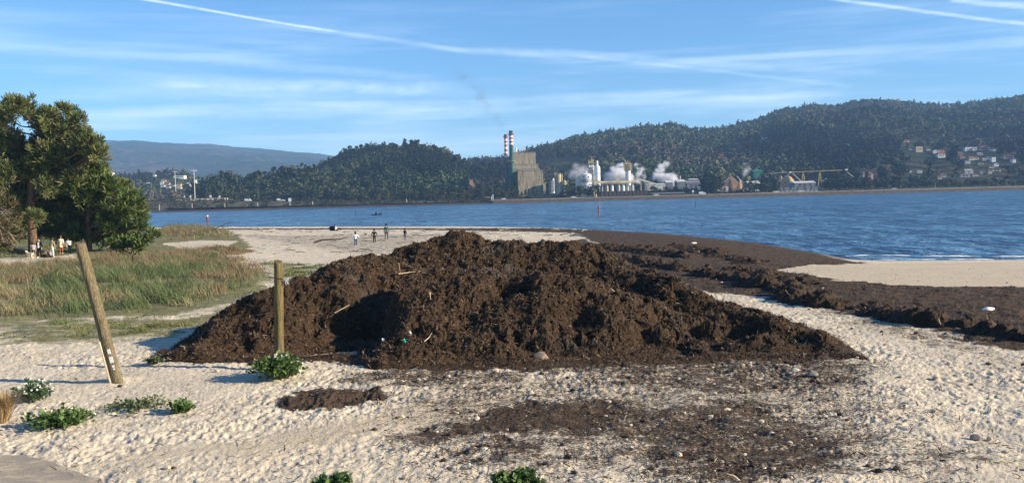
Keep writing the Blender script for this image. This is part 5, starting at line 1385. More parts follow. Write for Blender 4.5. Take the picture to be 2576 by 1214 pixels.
mb.tube([(x-r_-.7, 739, zb), (x-r_-.7, 739, zb+H+1.5), (x-r_*.3, 739, zb+H+2)], .35, 8); mb.tube([(x+r_+.6, 739, zb), (x+r_+.6, 739, zb+H+.8)], .3, 8); mb.build('pipe', PLANT_T, r1)
for (a, b, c, d, Y, mat, lab) in ((1389, 1395.5, 451, 486, 748, WH, 'low white and tan hopper left of the stained tank'), (1416, 1425, 456, 494, 738, PLANT_T, 'tan pipe tower leaning on the right of the stained tank'), (1382, 1389, 458, 488, 750, PLANT_T, 'small tan silo next to the boiler house annexe')):
    rt, x, zb, H, r_ = tank((a+b)/2, c, d, b-a, Y, mat, lab, .5, name='silo', cat='silo')
    mb = MB(); mb.tube([(x+r_+.3, Y-1, zb+2), (x+r_+.3, Y-1, zb+H*.9), (x, Y, zb+H+1)], .3, 8)
    for q in range(3): mb.box(x-r_-.8, x+r_+.8, Y-r_-.6, Y-r_-.3, zb+H*(.3+.25*q), zb+H*(.3+.25*q)+.25)
    mb.build('pipework', mat, rt)
r2, x, zb, H, r_ = tank(1475.5, 440, 494, 27, 752, WH, 'wide white tank with a dark lower band in front of the tall silo', .3)
mb = MB(); zl = U(1475, 450, 752)[2]; zk = U(1475, 459.5, 752)[2]; mb.lathe((x, 752, zk), [(r_+.12, 0), (r_+.12, zl-zk)], 28); mb.build('dark_band', PGREY, r2)
for q in (-3.2, 1.8):
    mb = MB(); mb.box(x+q-.55, x+q+.55, 752-r_-.05, 752-r_*.75, zb+H-2.4, zb+H-1.3); mb.build('hatch', DGREY, r2)
mb = MB(); mb.tube([(x, 752, zb+H), (x, 752, zb+H+3.2)], .5, 8); mb.tube([(x-2, 751, zb+H), (x, 751, zb+H+2.5), (x+2, 751, zb+H)], .18, 6); mb.build('vent', WH, r2)
mb = MB(); px_box(mb, 1450, 1463, 443, 492, 756, 8)
tag(mb.build('factory_block', WH, origin=base_pt(1456, 492, 756)), 'plain white block at the left of the wide white tank', 'factory block')
r3, x, zb, H, r_ = tank(1503.5, 424, 494, 15.5, 764, WH, 'tall white silo with a round shoulder and thin neck', .1, name='silo', cat='silo')
mb = MB(); mb.lathe((x, 764, zb+H), [(r_, .26), (r_*.92, 1.4), (r_*.62, 2.6), (r_*.40, 3.2), (r_*.40, 6.2), (r_*.15, 6.6)], 24); mb.build('neck', WH, r3)
mb = MB(); z = zb+H*.55; mb.lathe((x, 764, z), [(r_, 0), (r_+.8, .1), (r_+.8, .3), (r_, .3)], 24); mb.lathe((x, 764, zb+H*.82), [(r_, 0), (r_+.6, .1), (r_+.6, .3), (r_, .3)], 24); mb.build('walkway', PGREY, r3)
def pipe_tower(px0, px1, pyt, pyb, Y, mat, label, n=6, stacks=5):
    x0, x1 = U(px0, (pyt+pyb)/2, Y)[0], U(px1, (pyt+pyb)/2, Y)[0]; zb = U(px0, pyb, Y)[2]; zt = U((px0+px1)/2, pyt, Y)[2]
    root = empty('pipe_tower', ((x0+x1)/2, Y, zb), label, 'pipe tower')
    mb = MB()
    for i in range(n):
        xx = x0+(x1-x0)*(i+.5)/n; mb.tube([(xx, Y+rnd.uniform(-2, 2), zb), (xx, Y, zb+(zt-zb)*rnd.uniform(.86, 1))], rnd.uniform(.35, .8), 8)
    mb.build('pipes', mat, root)
    mb = MB(); k = max(4, int((zt-zb)/3.2))
    for i in range(k): mb.box(x0-.6, x1+.6, Y-2.6, Y-2.2, zb+(zt-zb)*(i+1)/k-.35, zb+(zt-zb)*(i+1)/k); mb.box(x0-.6, x1+.6, Y-2.2, Y+2.2, zb+(zt-zb)*(i+1)/k-.2, zb+(zt-zb)*(i+1)/k-.08)
    for xx in (x0-.5, x1+.2): mb.box(xx, xx+.3, Y-2.5, Y-2.25, zb, zt+.8)
    mb.build('platforms', PLANT_T, root)
    mb = MB()
    for i in range(stacks):
        xx = x0+(x1-x0)*(i+.5)/stacks; mb.tube([(xx, Y, zt-2), (xx, Y, zt+rnd.uniform(1.2, 4.2))], [.38, .3], 8)
    mb.build('vents', PLANT_T, root)
pipe_tower(1482, 1494.5, 410, 492, 768, WH, 'pipe covered tower with thin vents left of the tall white silo')
rt = pipe_tower(1571, 1588, 413, 430, 772, PLANT_T, 'tan topped tower rising out of the steam right of the silo', 5, 5)
mb = MB(); p = U(1580, 430, 772); zb = U(1580, 490, 772)[2]; mb.lathe((p[0], 773, zb), [(2.3, 0), (2.3, p[2]-zb), (2.6, p[2]-zb+.5)], 20); root = empty('column', (p[0], 773, zb), 'white round column carrying the tan topped tower', 'column'); mb.build('shell', WH, root)
# pipe rack
Y = 745; root = empty('pipe_rack', base_pt(1545, 482, Y), 'long tan pipe rack on round legs in front of the steam', 'pipe rack')
mb = MB(); z0 = U(1545, 459, Y)[2]
for q in range(4): mb.tube([(U(1497, 455, Y)[0], Y+q*.9, z0+q*.35), (U(1600, 455, Y)[0], Y+q*.9, z0+q*.35-.3)], .34, 8)
mb.build('pipes', PLANT_T, root)
mb = MB(); x0, x1 = U(1510, 455, Y)[0], U(1598, 455, Y)[0]; mb.box(x0, x1, Y-.8, Y+3, z0-1.1, z0-.7); mb.box(x0, x1, Y-.8, Y-.6, z0+1.2, z0+1.4); mb.build('deck', PLANT_T, root)
for px in (1499, 1508, 1516, 1527, 1540, 1557, 1568, 1580, 1592):
    x = U(px, 470, Y)[0]; zb = U(px, 487, Y)[2]-3; r_ = 1.25 if px in (1527, 1557, 1568, 1540) else .55
    mb = MB(); mb.lathe((x, Y+1, zb), [(r_*1.25, 0), (r_, .9), (r_, z0-1.2-zb-.8), (r_*1.3, z0-1.2-zb)], 14); mb.build('leg', PLANT_T if px % 2 else WH, root)
mb = MB()
for i in range(10):
    px = 1500+i*10; a = U(px, 470, Y+3); mb.box(a[0], a[0]+rnd.uniform(1, 3), Y+3, Y+5, a[2]-4, a[2]+rnd.uniform(0, 2.5))
mb.build('machinery', PGREY, root)
# conveyor and sheds
Y = 748; a, b = U(1600, 449, Y), U(1651, 463, Y); root = empty('conveyor', (a[0], Y, a[2]), 'pale sloping conveyor gallery descending to the right of the steam', 'conveyor')
mb = MB(); mb.add([(a[0], Y, a[2]-.6), (b[0], Y, b[2]-.6), (b[0], Y, b[2]+.7), (a[0], Y, a[2]+.9), (a[0], Y+3, a[2]-.6), (b[0], Y+3, b[2]-.6), (b[0], Y+3, b[2]+.7), (a[0], Y+3, a[2]+.9)], [(0, 1, 2, 3), (7, 6, 5, 4), (3, 2, 6, 7), (0, 4, 5, 1), (0, 3, 7, 4), (1, 5, 6, 2)]); mb.build('gallery', simple('pale_cladding', (.60, .55, .42), .7, .5, .15), root)
for f in (.25, .6):
    p = a+(b-a)*f; mb = MB(); mb.box(p[0]-.3, p[0]+.3, Y+1, Y+1.6, LAND, p[2]-.6); mb.build('leg', PLANT_T, root)
def shed(px0, px1, pyt, pyb, Y, wall, roof, label, D=14, rf=.35, name='shed', cat='shed', doors=0):
    pm = (pyt+pyb)/2; x0, x1 = U(px0, pm, Y)[0], U(px1, pm, Y)[0]; pc = (px0+px1)/2; zb = min(U(pc, pyb, Y)[2], 90); zt = U(pc, pyt, Y)[2]; hr = (zt-zb)*rf
    root = empty(name, ((x0+x1)/2, Y, zb), label, cat)
    mb = MB(); mb.box(x0, x1, Y, Y+D, zb-3, zt-hr); mb.build('wall', wall, root)
    mb = MB(); mb.add([(x0-.3, Y-.3, zt-hr), (x1+.3, Y-.3, zt-hr), (x1+.3, Y+D/2, zt), (x0-.3, Y+D/2, zt), (x0-.3, Y+D, zt-hr), (x1+.3, Y+D, zt-hr)], [(0, 1, 2, 3), (3, 2, 5, 4), (0, 3, 4), (1, 5, 2), (0, 4, 5, 1)]); mb.build('roof', roof, root)
    for i in range(doors):
        xx = x0+(x1-x0)*(i+1)/(doors+1); mb = MB(); mb.box(xx-.9, xx+.9, Y-.08, Y+.2, zb, zb+(zt-hr-zb)*.75); mb.build('door', DGREY, root)
    return root
GRYW = simple('grey_cladding', (.17, .185, .20), .7, .4, .2); PALR = simple('pale_sheet_roof', (.55, .54, .50), .6, .4, .12); DKR = simple('dark_sheet_roof', (.16, .165, .17), .7, .4, .2); GRNS = simple('green_cladding', (.015, .16, .11), .6, .5, .15)
shed(1628, 1674, 461, 470, 756, PALR, PALR, 'long low white shed at the foot of the conveyor')
shed(1676, 1692, 453, 470, 800, GRYW, PALR, 'left grey shed with a pale roof behind the steam plumes')
shed(1704, 1724, 451, 468, 800, GRYW, PALR, 'grey shed with a tall thin flue right of the steam plumes')
mb = MB(); p = U(1713, 452, 803); mb.tube([(p[0], 806, p[2]-3), (p[0], 806, U(1713, 442, 803)[2])], .4, 8); tag(mb.build('flue', PALR, origin=(p[0], 806, p[2]-3)), 'thin pale flue rising above the grey sheds', 'flue')
shed(1728, 1762, 453, 474, 806, GRYW, DKR, 'wide dark grey shed left of the slim trees', doors=2)
shed(1735, 1757, 449, 456, 830, GRYW, PALR, 'grey hall with a pale roof peeping over the dark shed')
shed(1896, 1919, 427, 440, 900, GRNS, GRNS, 'bright green shed above the trees of the wood chip yard')
shed(1877, 1912, 455, 471, 775, PALR, PALR, 'pale shed half hidden behind trees in the wood chip yard')
shed(1805, 1832, 468.5, 473, 742, PALR, PALR, 'low white roof between trees at the foot of the brown chip heap')
shed(1999, 2052, 455, 469, 745, GRYW, PALR, 'grey warehouse with pale doors in front of the chip dome', doors=3)
shed(1640, 1722, 484, 491, 722, simple('dark_wall', (.06, .05, .045), .9, .5, .3), DKR, 'long low dark building by the road under the sheds', 10)
BRF = simple('brown_mesh_fence', (.10, .065, .05), .9, .8, .35, stretch=(3, 1, .6))
def barrier(px0, px1, pyt, pyb, Y, mat, label, name='fence', posts=9):
    x0, x1 = U(px0, (pyt+pyb)/2, Y)[0], U(px1, (pyt+pyb)/2, Y)[0]; zb = 1.0; zt = U((px0+px1)/2, pyt, Y)[2]
    root = empty(name, ((x0+x1)/2, Y, zb), label, 'fence'); mb = MB(); mb.box(x0, x1, Y, Y+.2, zb, zt); mb.build('panel', mat, root)
    for i in range(posts):
        x = x0+(x1-x0)*i/(posts-1); mb = MB(); mb.box(x-.14, x+.14, Y-.2, Y-.02, zb, zt+.25); mb.build('post', DGREY, root)
barrier(1503, 1632, 480, 497, 726, BRF, 'tall brown fence in front of the pipe rack', posts=14)
barrier(1340, 1425, 490, 500, 722, simple('dark_green_hedge_fence', (.035, .042, .03), .9, .8, .4), 'dark fence along the road in front of the boiler house')
barrier(1955, 2060, 470, 476, 735, DKR, 'upper dark loading platform rail in front of the chip dome', 'platform', 7)
barrier(1955, 2060, 478, 483, 724, PGREY, 'lower grey rail by the road in front of the chip dome', 'guard_rail', 11)
# chip heaps
def chips(a, b, c):
    m, nt, out = newmat('wood_chips'); tc = nt.nodes.new('ShaderNodeTexCoord'); P = tc.outputs['Object']
    n1 = noise(nt, P, .12, 4, .6); n2 = noise(nt, P, 1.3, 4, .7); cc = mixc(nt, mapr(nt, n1, .35, .65), a, b); cc = mixc(nt, mapr(nt, n2, .5, .75, 0, .6), cc, c)
    bsdf(nt, out, cc, .95, n2, .6, .3, .05); return m
CH1 = chips((.40, .25, .12), (.48, .31, .16), (.30, .18, .09)); CH2 = chips((.13, .085, .055), (.20, .125, .075), (.09, .06, .045))
def cone(px, pyt, pyb, wpx, Y, mat, label, power=1.3, squash=1.0):
    p = U(px, pyb, Y); H = U(px, pyt, Y)[2]-p[2]; R = wpx/2*Y/F; mb = MB(); n, m_ = 40, 14; vs = []
    for i in range(m_+1):
        for k in range(n):
            a = 6.2832*k/n; f = i/m_; r_ = R*f*(1+.10*math.sin(3*a+px)+.05*math.sin(7*a)); vs.append((p[0]+r_*math.cos(a)*squash, Y+R*.3+r_*math.sin(a), p[2]-2+(H+2)*(1-f**power)))
    fs = [(i*n+k, i*n+(k+1) % n, (i+1)*n+(k+1) % n, (i+1)*n+k) for i in range(m_) for k in range(n)]
    mb.add(vs, fs); return tag(mb.build('wood_chip_heap', mat, origin=p), label, 'wood chips')
cone(1985, 442, 470, 52, 775, CH1, 'large orange dome of wood chips under the gantry', 2.0)
cone(1965, 440, 462, 24, 800, CH1, 'small pointed orange heap of wood chips left of the dome', 1.2)
cone(1838, 439, 474, 70, 800, CH2, 'dark brown heap of wood chips left of the pale trees', 1.25)
cone(1862, 450, 474, 20, 752, CH1, 'orange slope of wood chips at the right of the dark heap', 1.2)
# gantry
Y = 790; root = empty('gantry', base_pt(2045, 455, Y), 'long yellow conveyor gantry standing over the wood chip yard', 'gantry')
a, b = U(1974, 433.5, Y), U(2119, 427.5, Y); mb = MB(); mb.add([(a[0], Y, a[2]-.35), (b[0], Y, b[2]-.35), (b[0], Y, b[2]+.3), (a[0], Y, a[2]+.3), (a[0], Y+2.4, a[2]-.35), (b[0], Y+2.4, b[2]-.35), (b[0], Y+2.4, b[2]+.3), (a[0], Y+2.4, a[2]+.3)], [(0, 1, 2, 3), (7, 6, 5, 4), (3, 2, 6, 7), (0, 4, 5, 1), (0, 3, 7, 4), (1, 5, 6, 2)]); mb.build('beam', YEL, root)
for px in (2021, 2063):
    t = U(px, 431.5, Y); zb = U(px, 456, Y)[2]-4; mb = MB(); mb.tube([(t[0]-1.5, Y+1, zb), (t[0]-.3, Y+1, t[2]-.4)], .35, 6); mb.tube([(t[0]+1.5, Y+1, zb), (t[0]+.3, Y+1, t[2]-.4)], .35, 6)
    for q in range(1, 5): f = q/5; mb.box(t[0]-1.5*(1-f)-.2, t[0]+1.5*(1-f)+.2, Y+.9, Y+1.1, zb+(t[2]-zb)*f-.12, zb+(t[2]-zb)*f+.12)
    mb.build('leg', YEL, root)
for (q0, q1) in (((1990, 434), (1957, 458)), ((1994, 436), (2015, 456)), ((2130, 432), (2148, 446)), ((2080, 448), (2068, 456)), ((1838, 445), (1808, 466)), ((1853, 443), (1868, 458)), ((1945, 436), (1975, 433))):
    p0, p1 = U(*q0, Y-4), U(*q1, Y-4); mb = MB(); mb.tube([p0, p1], .42, 6)
    if q0[0] < 1900: tag(mb.build('conveyor', PGREY, origin=p0), 'thin grey conveyor sloping %s over the dark chip heap' % ('left' if q1[0] < q0[0] else 'right'), 'conveyor')
    else: mb.build('conveyor_arm', PGREY, root)
for px, py in ((1989, 433), (2130, 426.5)):
    mb = MB(); px_box(mb, px-2.5, px+2.5, py-1.8, py+1.8, Y-2, 2); mb.build('cabin', WH, root)

# ------------------------------------------------------------------ road furniture and vehicles
def van(px, py, L, label, face=1, color=WH, kind='van', Y=700, z=1.26):
    p = U(px, py, Y); z = float(bank_z(p[0], Y))+.1 if z is None else z
    root = empty('parked_van' if kind == 'van' else 'passenger_car', (p[0], Y, z), label, kind)
    prof = [(-L/2, .35), (-L/2, 2.1), (-L/2+.2, 2.3), (L*.20, 2.3), (L*.34, 1.45), (L/2-.1, 1.15), (L/2, .9), (L/2, .35)] if kind == 'van' else [(-L/2, .3), (-L/2, .85), (-L*.36, .95), (-L*.24, 1.42), (L*.10, 1.42), (L*.26, .95), (L/2-.1, .8), (L/2, .3)]
    prof = [(face*a, b) for a, b in prof]; n = len(prof); W = 1.9 if kind == 'van' else 1.75
    mb = MB(); mb.add([(p[0]+a, Y, z+b) for a, b in prof]+[(p[0]+a, Y+W, z+b) for a, b in prof], [tuple(range(n)), tuple(range(2*n-1, n-1, -1))]+[(i, (i+1) % n, n+(i+1) % n, n+i) for i in range(n)])
    mb.build('body', color, root, bevel=.05)
    ws = ((L*.02, L*.30, 1.45, 2.1),) if kind == 'van' else ((-L*.24, L*.14, .98, 1.32),)
    for (a, b, c, d) in ws:
        x0, x1 = sorted((p[0]+face*a, p[0]+face*b)); k = .25 if kind == 'van' else .3; mb = MB(); xt = (x0+.05, x1-k*L*.2) if face > 0 else (x0+k*L*.2, x1-.05)
        mb.add([(x0, Y-.02, z+c), (x1, Y-.02, z+c), (xt[1], Y-.02, z+d), (xt[0], Y-.02, z+d), (x0, Y+.1, z+c), (x1, Y+.1, z+c), (xt[1], Y+.1, z+d), (xt[0], Y+.1, z+d)], [(0, 1, 2, 3), (7, 6, 5, 4), (0, 4, 5, 1), (2, 6, 7, 3), (1, 5, 6, 2), (0, 3, 7, 4)]); mb.build('side_window', WIN, root)
    for q in (-.31, .31):
        for yy in (Y-.04, Y+W-.2):
            mb = MB(); mb.tube([(p[0]+q*L, yy, z+.33), (p[0]+q*L, yy+.24, z+.33)], .33, 14); mb.build('wheel', DGREY, root)
SIL = simple('silver_paint', (.45, .46, .48), .35, .8, .08, .5)
van(1767.5, 491, 5.4, 'white van driving along the far road, right of the mill')
van(623.5, 507, 5.4, 'white van on the embankment road below the left wood', Y=726, z=None)
van(709, 505, 4.6, 'white car half hidden beside the white signs at the left', kind='car', Y=727, z=None)
van(1952.5, 487, 4.4, 'low white car on the road before the chip heaps, left of its pair', kind='car')
van(2014, 486, 4.6, 'low white car on the road below the grey warehouse, right of its pair', kind='car')
van(2251, 477, 4.6, 'silver car on the road near the right end of the tree row', kind='car', color=SIL)
van(1443, 500, 4.2, 'white car parked by the road below the tan tank', kind='car')
van(1651, 494, 4.2, 'white car on the road under the brown fence', kind='car', face=-1)
van(1267, 505, 3.8, 'low white car beside the white twin post on the shore', kind='car', face=-1, Y=697)
POLEM = simple('pale_pole', (.42, .38, .30), .8, 1, .2); SIGNW = simple('white_sign', (.75, .75, .74), .5, 2, .06)
def pole(px, pyt, pyb, Y, r, label, name='pole', cat='pole', group=None, mat=None):
    b, t = U(px, pyb, Y), U(px, pyt, Y); mb = MB(); mb.lathe((b[0], Y, b[2]-.6), [(r, 0), (r*.8, t[2]-b[2]+.6)], 8)
    root = empty(name, (b[0], Y, b[2]), label, cat, group); mb.build('shaft', mat or POLEM, root)
    mb = MB(); mb.lathe((b[0], Y, b[2]-.6), [(r*2, 0), (r*1.8, .9)], 8); mb.build('foot', CONC, root); return root, b, t
for i, (px, a, b) in enumerate(((401, 514, 529.5), (483.5, 512, 528), (566, 511, 526), (648.5, 509.5, 524), (786.5, 506, 520.5), (1023, 500, 515))):
    pole(px, a, b, 701, .34, 'pale wooden pole standing in the mud along the far left shore', 'shore_pole', 'pole', 'poles along the far left shore')
r_, b, t = pole(729.5, 506, 522, 700, .3, 'tall pole with a white square board on the far left shore', 'sign_post', 'sign')
mb = MB(); px_box(mb, 725.5, 733, 498, 507, 700, .15, -.4); mb.build('board', SIGNW, r_)
for i, (px, a, b) in enumerate(((701, 499, 504), (464.5, 491.5, 497), (479.5, 491, 498), (530, 490.5, 496.5), (552.5, 492, 497))):
    r_, bb, tt = pole(px, b-1, b+4, 728, .12, ['small white board on a post beside the white car', 'narrow white board, leftmost on the pale road ramp', 'white arrow board second on the pale road ramp', 'white round topped board at the right end of the pale ramp', 'white board alone before the left wood'][i], 'sign_post', 'sign')
    w = (4.5, 1.2, 1.8, 2.6, 2.2)[i]; mb = MB(); px_box(mb, px-w, px+w, a, b, 728, .12, -.3); mb.build('board', SIGNW, r_)
b = U(1239, 510, 695); root = empty('twin_post', b, 'white twin posted marker board at the corner of the sea wall', 'marker')
for q, h0 in ((1237, 493), (1240.5, 488)):
    mb = MB(); px_box(mb, q-.9, q+.9, h0, 510, 695, .4); mb.build('post', SIGNW, root)
# pale ramp at the left
mb = MB(); P = [U(440, 501.2, 730), U(500, 499, 730), U(545, 497.6, 730), U(560, 498.5, 730), U(560, 506, 730), U(440, 508, 730)]
mb.add([(p[0], 730, p[2]) for p in P]+[(p[0], 745, p[2]+.1) for p in P], [tuple(range(6)), tuple(range(11, 5, -1))]+[(i, (i+1) % 6, 6+(i+1) % 6, 6+i) for i in range(6)])
tag(mb.build('retaining_wall', simple('pale_retaining_wall', (.50, .46, .36), .85, .3, .15), origin=base_pt(500, 502, 735)), 'pale curved retaining wall under the lamp mast at the left', 'retaining wall')
def mast(px, pyt, pyb, Y, label, r=.38):
    root, b, t = pole(px, pyt, pyb, Y, r, label, 'lamp_mast', 'lamp mast', None, simple('galvanised_mast', (.50, .48, .42), .5, 1, .1))
    mb = MB(); mb.lathe((b[0], Y, t[2]-.3), [(.4, 0), (1.7, .15), (1.7, .3), (.3, .5), (.2, 1.3)], 12); mb.build('crown_ring', PGREY, root)
    for k in range(8):
        a = k*math.pi/4; mb = MB(); x, y = b[0]+2.1*math.cos(a), Y+2.1*math.sin(a); mb.box(x-.45, x+.45, y-.45, y+.45, t[2]-.45, t[2]-.1); mb.build('floodlight', SIGNW, root)
mast(490.5, 428, 499, 732, 'tall lamp mast with a ring of floodlights at the left')
mast(442, 431, 480, 980, 'smaller distant lamp mast over the left village', .42)
for px, a, b in ((2266, 464, 476), (2353, 460, 475)): pole(px, a, b, 712, .16, 'thin lamp post by the road %s of the hillside village' % ('at the left foot' if px < 2300 else 'in front'), 'lamp_post', 'lamp post')
r_, bb, tt = pole(1857/1.0-3, 0+478, 490, 714, .15, 'white roadside board left of the tall slim trees', 'sign_post', 'sign') if False else pole(1743, 484, 494, 714, .15, 'white roadside board left of the white van', 'sign_post', 'sign')
mb = MB(); px_box(mb, 1740.8, 1745.2, 478.5, 484, 714, .12, -.3); mb.build('board', SIGNW, r_)
# channel markers and craft
REDM = simple('marker_red', (.26, .045, .05), .6, 1, .25); DKM = simple('marker_dark', (.06, .07, .07), .7, 1, .25); GRM = simple('marker_green', (.05, .10, .08), .7, 1, .25)
def marker(px, pyt, pyb, label, m1, m2=None, rpx=1.4):
    b = Zhit(px, pyb, WATER); Y = b[1]; t = U(px, pyt, Y); r = rpx*Y/F; H = t[2]-b[2]
    root = empty('channel_marker', b, label, 'channel marker'); mb = MB(); mb.lathe((b[0], Y, WATER-1), [(r*.7, 0), (r*.7, 1+H*.35), (r, 1+H*.38), (r, 1+H*.9), (r*.5, 1+H)], 10); mb.build('pile', m1, root)
    mb = MB(); mb.lathe((b[0], Y, WATER), [(r*1.08, H*.80), (r*1.08, H*.93)], 10); mb.build('top_band', m2 or m1, root)
marker(522, 540, 562, 'thick red channel marker in the water left of the walkers', REDM, SIGNW, 2.6)
marker(895, 526, 543, 'thin greenish channel marker before the left wood', GRM, None, .9)
marker(1506, 517, 548, 'tall red channel marker in the middle of the water', REDM, DKM, 1.7)
marker(1749.5, 506, 524, 'dark slim channel marker right of the red one', DKM, None, 1.1)
b = Zhit(948, 541, WATER); root = empty('rowing_boat', b, 'low dark craft with a small figure far out on the water', 'boat'); s = b[1]/F
mb = MB(); n = 12; vs = []
for i in range(n+1):
    f = i/n*2-1; w = .55*(1-abs(f)**2.5)+.02; x = f*13*s
    vs += [(b[0]+x, b[1]-w*.6, WATER-.1), (b[0]+x, b[1]-w, WATER+.18+.25*f*f), (b[0]+x, b[1]+w, WATER+.18+.25*f*f), (b[0]+x, b[1]+w*.6, WATER-.1)]
mb.add(vs, [(i*4+k, i*4+k+1, i*4+k+5, i*4+k+4) for i in range(n) for k in range(3)]); mb.build('hull', BLK, root)
mb = MB(); mb.lathe((b[0]-2*s, b[1], WATER+.2), [(.25, 0), (.32, .3), (.28, .6), (.1, .7), (.13, .78), (.14, .9), (.08, 1.0)], 10); tag(mb.build('person', BLK, origin=(b[0]-2*s, b[1], WATER+.2)), 'tiny dark figure sitting in the low craft on the water', 'person')
mb = MB(); mb.tube([(b[0]+3*s, b[1], WATER+.3), (b[0]+12*s, b[1], WATER+.8)], .12, 5); mb.build('oar', BLK, root)
# scrub on the far bank
rs = np.random.RandomState(8); n = 1500; t = rs.uniform(tpx(-60), tpx(1245), n); y = rs.uniform(704, 732, n); x = t*y
z = bank_z(x, y)-.3; h = rs.uniform(1.0, 3.2, n)*(.4+1.1*fbm(x*.05, y*.05, 5, 2))
k = ~((np.abs(x-U(623, 507, 726)[0]) < 5) & (y < 727)) & ~((np.abs(x-U(709, 505, 727)[0]) < 6) & (y < 728)); x, y, z, h = x[k], y[k], z[k], h[k]
cc = np.array([(.045,.050,.022),(.035,.042,.02),(.075,.062,.032),(.06,.062,.03),(.16,.135,.075)])[rs.choice(5, len(x), p=[.3, .3, .18, .17, .05])]
o = forest('bank_scrub', x, y, z, h, cc, T_FAR, rs, 'dark scrub and dry reeds on the embankment at the far left shore')
o['category'] = 'scrub'

# ------------------------------------------------------------------ steam and smoke
def plume(name, pts, dens, label, col=(.95, .95, .97), sc=.09, seed=0, thr=.42, absorb=None, cat='steam'):
    """pts: (px, py, Y, r px) chained puffs, one closed shell with a noisy cloud inside"""
    bm = bmesh.new()
    P = []
    for px, py, Y, r in pts:
        c = U(px, py, Y); P.append((c, 1.7*r*Y/F))
    lo = np.min([c-r*1.25 for c, r in P], 0); hi = np.max([c+r*1.25 for c, r in P], 0)
    mb = MB(); mb.box(lo[0], hi[0], lo[1], hi[1], lo[2], hi[2]); o = mb.build(name, None, origin=(lo+hi)/2)
    m, nt, out = newmat(name+'_cloud'); tc = nt.nodes.new('ShaderNodeTexCoord'); V = tc.outputs['Object']; ctr = (lo+hi)/2
    warp = nt.nodes.new('ShaderNodeTexNoise'); warp.inputs['Scale'].default_value = sc*.8; warp.inputs['Detail'].default_value = 2; nt.links.new(V, warp.inputs['Vector'])
    wv = nt.nodes.new('ShaderNodeVectorMath'); wv.operation = 'MULTIPLY_ADD'; nt.links.new(warp.outputs['Color'], wv.inputs[0]); wr = 1.5*np.mean([r for c, r in P]); wv.inputs[1].default_value = (wr, wr, wr)
    ad = nt.nodes.new('ShaderNodeVectorMath'); ad.operation = 'ADD'; nt.links.new(V, ad.inputs[0]); ad.inputs[1].default_value = (-wr/2, -wr/2, -wr/2); nt.links.new(ad.outputs[0], wv.inputs[2])
    f = None
    for c, r in P:
        q = nt.nodes.new('ShaderNodeVectorMath'); q.operation = 'DISTANCE'; nt.links.new(wv.outputs[0], q.inputs[0]); q.inputs[1].default_value = tuple(c-ctr)
        g = mapr(nt, q.outputs['Value'], r, r*.1)
        f = g if f is None else mth(nt, 'ADD', f, g)
    ns = noise(nt, scaled(nt, V, (.6, 1, 1.2)), sc*1.3, 5, .65); d = mth(nt, 'MULTIPLY', mth(nt, 'MINIMUM', f, 1.2), mapr(nt, ns, thr, thr+.22))
    v = nt.nodes.new('ShaderNodeVolumePrincipled'); v.inputs['Color'].default_value = (*col, 1); v.inputs['Anisotropy'].default_value = .2
    nt.links.new(mth(nt, 'MULTIPLY', d, dens), v.inputs['Density']); nt.links.new(v.outputs[0], out.inputs[1])
    o.data.materials.append(m); return tag(o, label, cat, kind='stuff')
plume('steam', [(1530,441,790,8),(1543,431,790,9),(1558,425,791,9),(1552,440,790,12),(1570,441,790,11),(1588,449,790,9),(1604,456,790,6),(1538,450,790,9),(1524,451,790,7),(1565,417,792,6)], .9, 'thick white steam drifting between the silo and the tan topped tower', sc=.16, thr=.35)
plume('steam', [(1612,450,800,5),(1608,438,800,7),(1612,426,802,8),(1600,418,804,6),(1620,444,800,5),(1622,456,798,4)], .7, 'thin ragged steam rising right of the conveyor', sc=.16, thr=.40)
plume('steam', [(1690,452,830,12),(1676,448,830,9),(1662,444,830,8),(1650,436,830,7),(1662,424,832,9),(1675,414,834,7),(1645,446,830,6),(1702,456,830,8)], .9, 'white steam spreading over the left grey sheds', sc=.15, thr=.36)
plume('steam', [(1462,436,780,12),(1450,428,780,13),(1468,424,780,11),(1480,432,778,8),(1440,440,780,9)], .16, 'faint steam behind the wide white tank', sc=.10, thr=.38)
plume('steam', [(1878,432,860,8),(1880,422,860,8),(1874,414,860,6)], .16, 'small pale puff left of the green shed', sc=.12, cat='steam')
plume('smoke', [(1192,212,770,14),(1200,222,770,15),(1206,236,770,12),(1214,250,770,12),(1226,268,770,13),(1245,290,768,12),(1262,312,766,9),(1160,190,772,16)], .045, 'faint brownish smoke drifting up left from the chimneys', col=(.30, .27, .28), sc=.08, thr=.40, cat='smoke')

